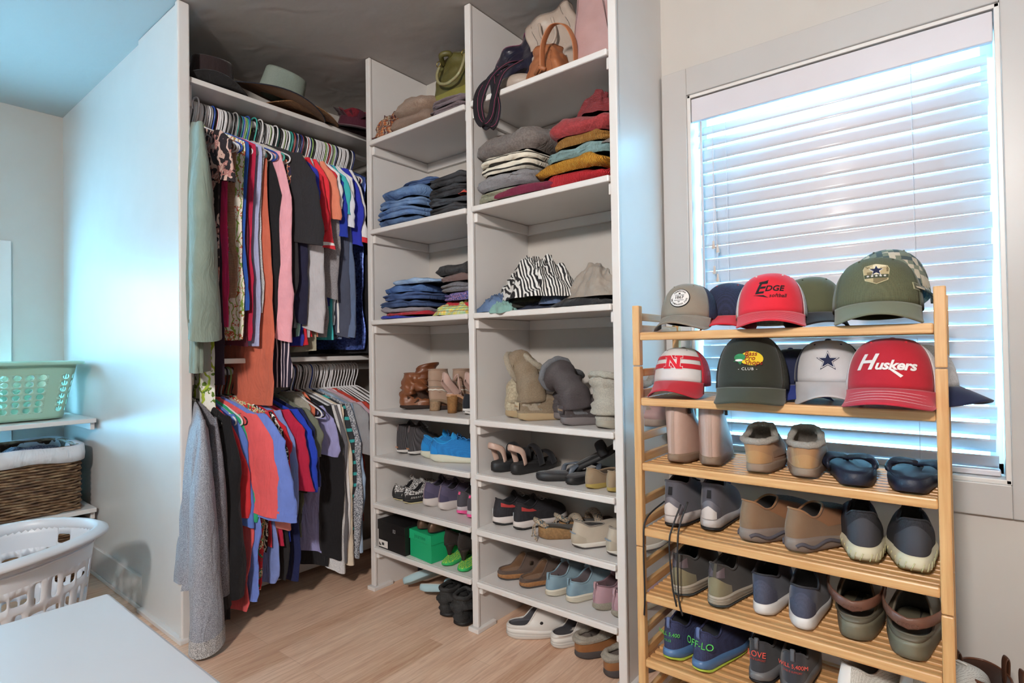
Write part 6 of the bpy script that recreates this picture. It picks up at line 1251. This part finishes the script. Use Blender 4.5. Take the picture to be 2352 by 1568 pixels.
# ------------------------------------------------------------ bags
def G_(n, c, k='leather', **a): return M('bag_'+n, c, k, rough=a.pop('rough', .5), **a)
def tote(label, loc, rz, mat, w, d, h, taper=.8, slump=.02, seam=None, rot=None, name='handbag', parts=()):
    t = thing(name, label, 'bag', loc, radians(rz), None, rot)
    p = perim(w/2, d/2, 7)
    def fn(u, v):
        x, y = p(u); k = 1-(1-taper)*v; pin = 1-.45*max(0, v-.4)/.6 if slump else 1
        X = x*w/2*k; Y = y*d/2*pin
        return X+slump*nz(v*4, u*3, 7)*v, Y+slump*nz(X*14, v*5)*v+.3*slump*sin(X*60)*v, .002+h*v+slump*.8*nz(X*8, 2)*v
    obj('body', grid(80, 22, fn, cu=True, cap0=True), mat, t, solid=.003)
    obj('top_edge', tube([fn(q/60, 1) for q in range(60)], .003, 6, closed=True), seam or mat, t)
    if seam:
        obj('piping', join(*[tube([Vector(fn(u_, q/14))*1.0+Vector((0, 0, .0)) for q in range(15)], .0022, 6) for u_ in (.13, .37, .63, .87)], tube([fn(q/60, .03) for q in range(60)], .0024, 6, closed=True)), seam, t)
    for f in parts: f(t, fn)
    return t
OL = G_('olive', '575126')
def arc_handle(mat, pts, r=.006, fl=1.0, nm='handle'): return lambda t, fn: obj(nm, tube(cat(pts, 8), r, 10, flat=fl), mat, t)
tote('olive green leather handbag with round handle on the folded sweaters', (-1.665, 1.79, 2.1985), 0, OL, .27, .15, .215, .92, .022, G_('olive_dark', '4c4720'), parts=(
    arc_handle(G_('olive_handle', '8a8360'), [(-.075, -.085, .165), (-.078, -.10, .12), (-.055, -.11, .075), (0, -.115, .055), (.055, -.11, .075), (.078, -.10, .12), (.075, -.085, .165)], .0065),
    lambda t, fn: obj('buckle', join(*[tube([(s*.075+.012*cos(a), -.092, .17+.012*sin(a)) for a in [k*pi/6 for k in range(12)]], .0022, 6, closed=True) for s in (1, -1)]), G_('gold', 'b39a58', 'smooth', metal=1, rough=.3), t),
    lambda t, fn: obj('base_panel', grid(80, 3, lambda u, v: tuple(a*b for a, b in zip(fn(u, .2*v), (1.02, 1.04, 1))), cu=True), G_('olive_light', '7d7636'), t),
    lambda t, fn: obj('handle_knot', tube(cat([(-.09, -.05, .19), (-.06, -.09, .205), (-.03, -.07, .21), (-.05, -.04, .2)], 6), .012, 8), OL, t)))
tag(obj('paper_sheet', box(-1.60, -1.56, 1.74, 1.82, 2.39, 2.445), M('paper', 'c9ccd8', 'smooth')), 'white paper sticking up out of the olive handbag', 'paper')
PK = G_('pink', 'b08a86')
tote('dusty pink structured handbag at the right end of the top shelf', (-.985, 1.80, 2.1235), -4, PK, .185, .16, .33, .94, .004, G_('pink_seam', '6e5250'), parts=(lambda t, fn: obj('closure_strap', tube(cat([(.03, -.083, .33), (.045, -.09, .26), (.07, -.09, .12), (.085, -.085, .04)], 6), .0016, 6), G_('pink_seam', '6e5250'), t),))
TN = G_('tan', '985c38')
tote('tan leather bag with curled strap slumped in front on the top shelf', (-1.185, 1.735, 2.1235), -8, TN, .20, .10, .135, .35, .02, G_('tan_seam', '7a4628'), parts=(
    lambda t, fn: obj('strap', tube(cat([(.03, -.07, .02), (.05, -.085, .10), (.085, -.075, .155), (.125, -.05, .15), (.14, -.02, .10), (.13, .0, .03)], 8), .0025, 8, flat=6, up=(0, 1, .3)), G_('tan_strap', 'a3653e'), t),
    lambda t, fn: obj('strap_loop', tube([(.0, -.075, .01), (.025, -.08, .028), (.05, -.075, .012)], .008, 8), TN, t)))
BG = G_('beige', 'a8978a')
tote('beige leather tote leaning diagonally behind the tan bag', (-1.17, 1.88, 2.172), 8, BG, .26, .11, .29, .75, .02, G_('beige_seam', '6c5e58'), rot=(radians(6), radians(-18), radians(12)), parts=(
    arc_handle(G_('beige', 'a8978a'), [(-.03, -.065, .25), (-.035, -.08, .19), (-.01, -.09, .14), (.02, -.085, .17), (.025, -.07, .24)], .006),))
tag(obj('beige_pouch', ell(0, 0, 0, .10, .07, .045, 24, 14), G_('beige', 'a8978a')), 'beige leather pouch lying flat below the dark strapped bag', 'pouch').location = (-1.36, 1.76, 2.17)
tote('dark navy glossy bag lying behind its hanging straps on the top shelf', (-1.35, 1.85, 2.195), 0, G_('navy', '1c1a2c', rough=.25), .30, .13, .21, .8, .03, G_('navy_pink', '7a3a58'), rot=(radians(-6), radians(-24), radians(6)))
STR_M = F_('strap', '231f2a', 'rib', sc=4); STI = F_('pinkstitch', 'b04a70')
t = thing('bag_strap', 'black webbing strap with pink stitching looping down over the top shelf edge', 'strap', (0, 0, 0))
P1 = [(-1.33, 1.74, 2.26), (-1.36, 1.69, 2.24), (-1.40, 1.642, 2.18), (-1.44, 1.632, 2.10), (-1.435, 1.63, 2.03), (-1.405, 1.628, 1.985), (-1.37, 1.63, 1.99), (-1.355, 1.632, 2.05), (-1.375, 1.636, 2.13), (-1.395, 1.66, 2.2), (-1.38, 1.72, 2.25)]
P2 = [(-1.43, 1.74, 2.24), (-1.455, 1.68, 2.2), (-1.465, 1.638, 2.13), (-1.45, 1.62, 2.04), (-1.415, 1.618, 1.995), (-1.38, 1.62, 2.02), (-1.365, 1.624, 2.09), (-1.35, 1.66, 2.19), (-1.32, 1.74, 2.26)]
for P in (P1, P2):
    c = cat(P, 6); w_ = obj('webbing', tube(c, .0025, 8, flat=6.0, up=(1, .2, 0)), STR_M, t)
    obj('stitching', join(*[tube([q+Vector((s*.010, -.0028, 0)) for q in c], .0007, 4) for s in (1, -1)]), STI, w_)
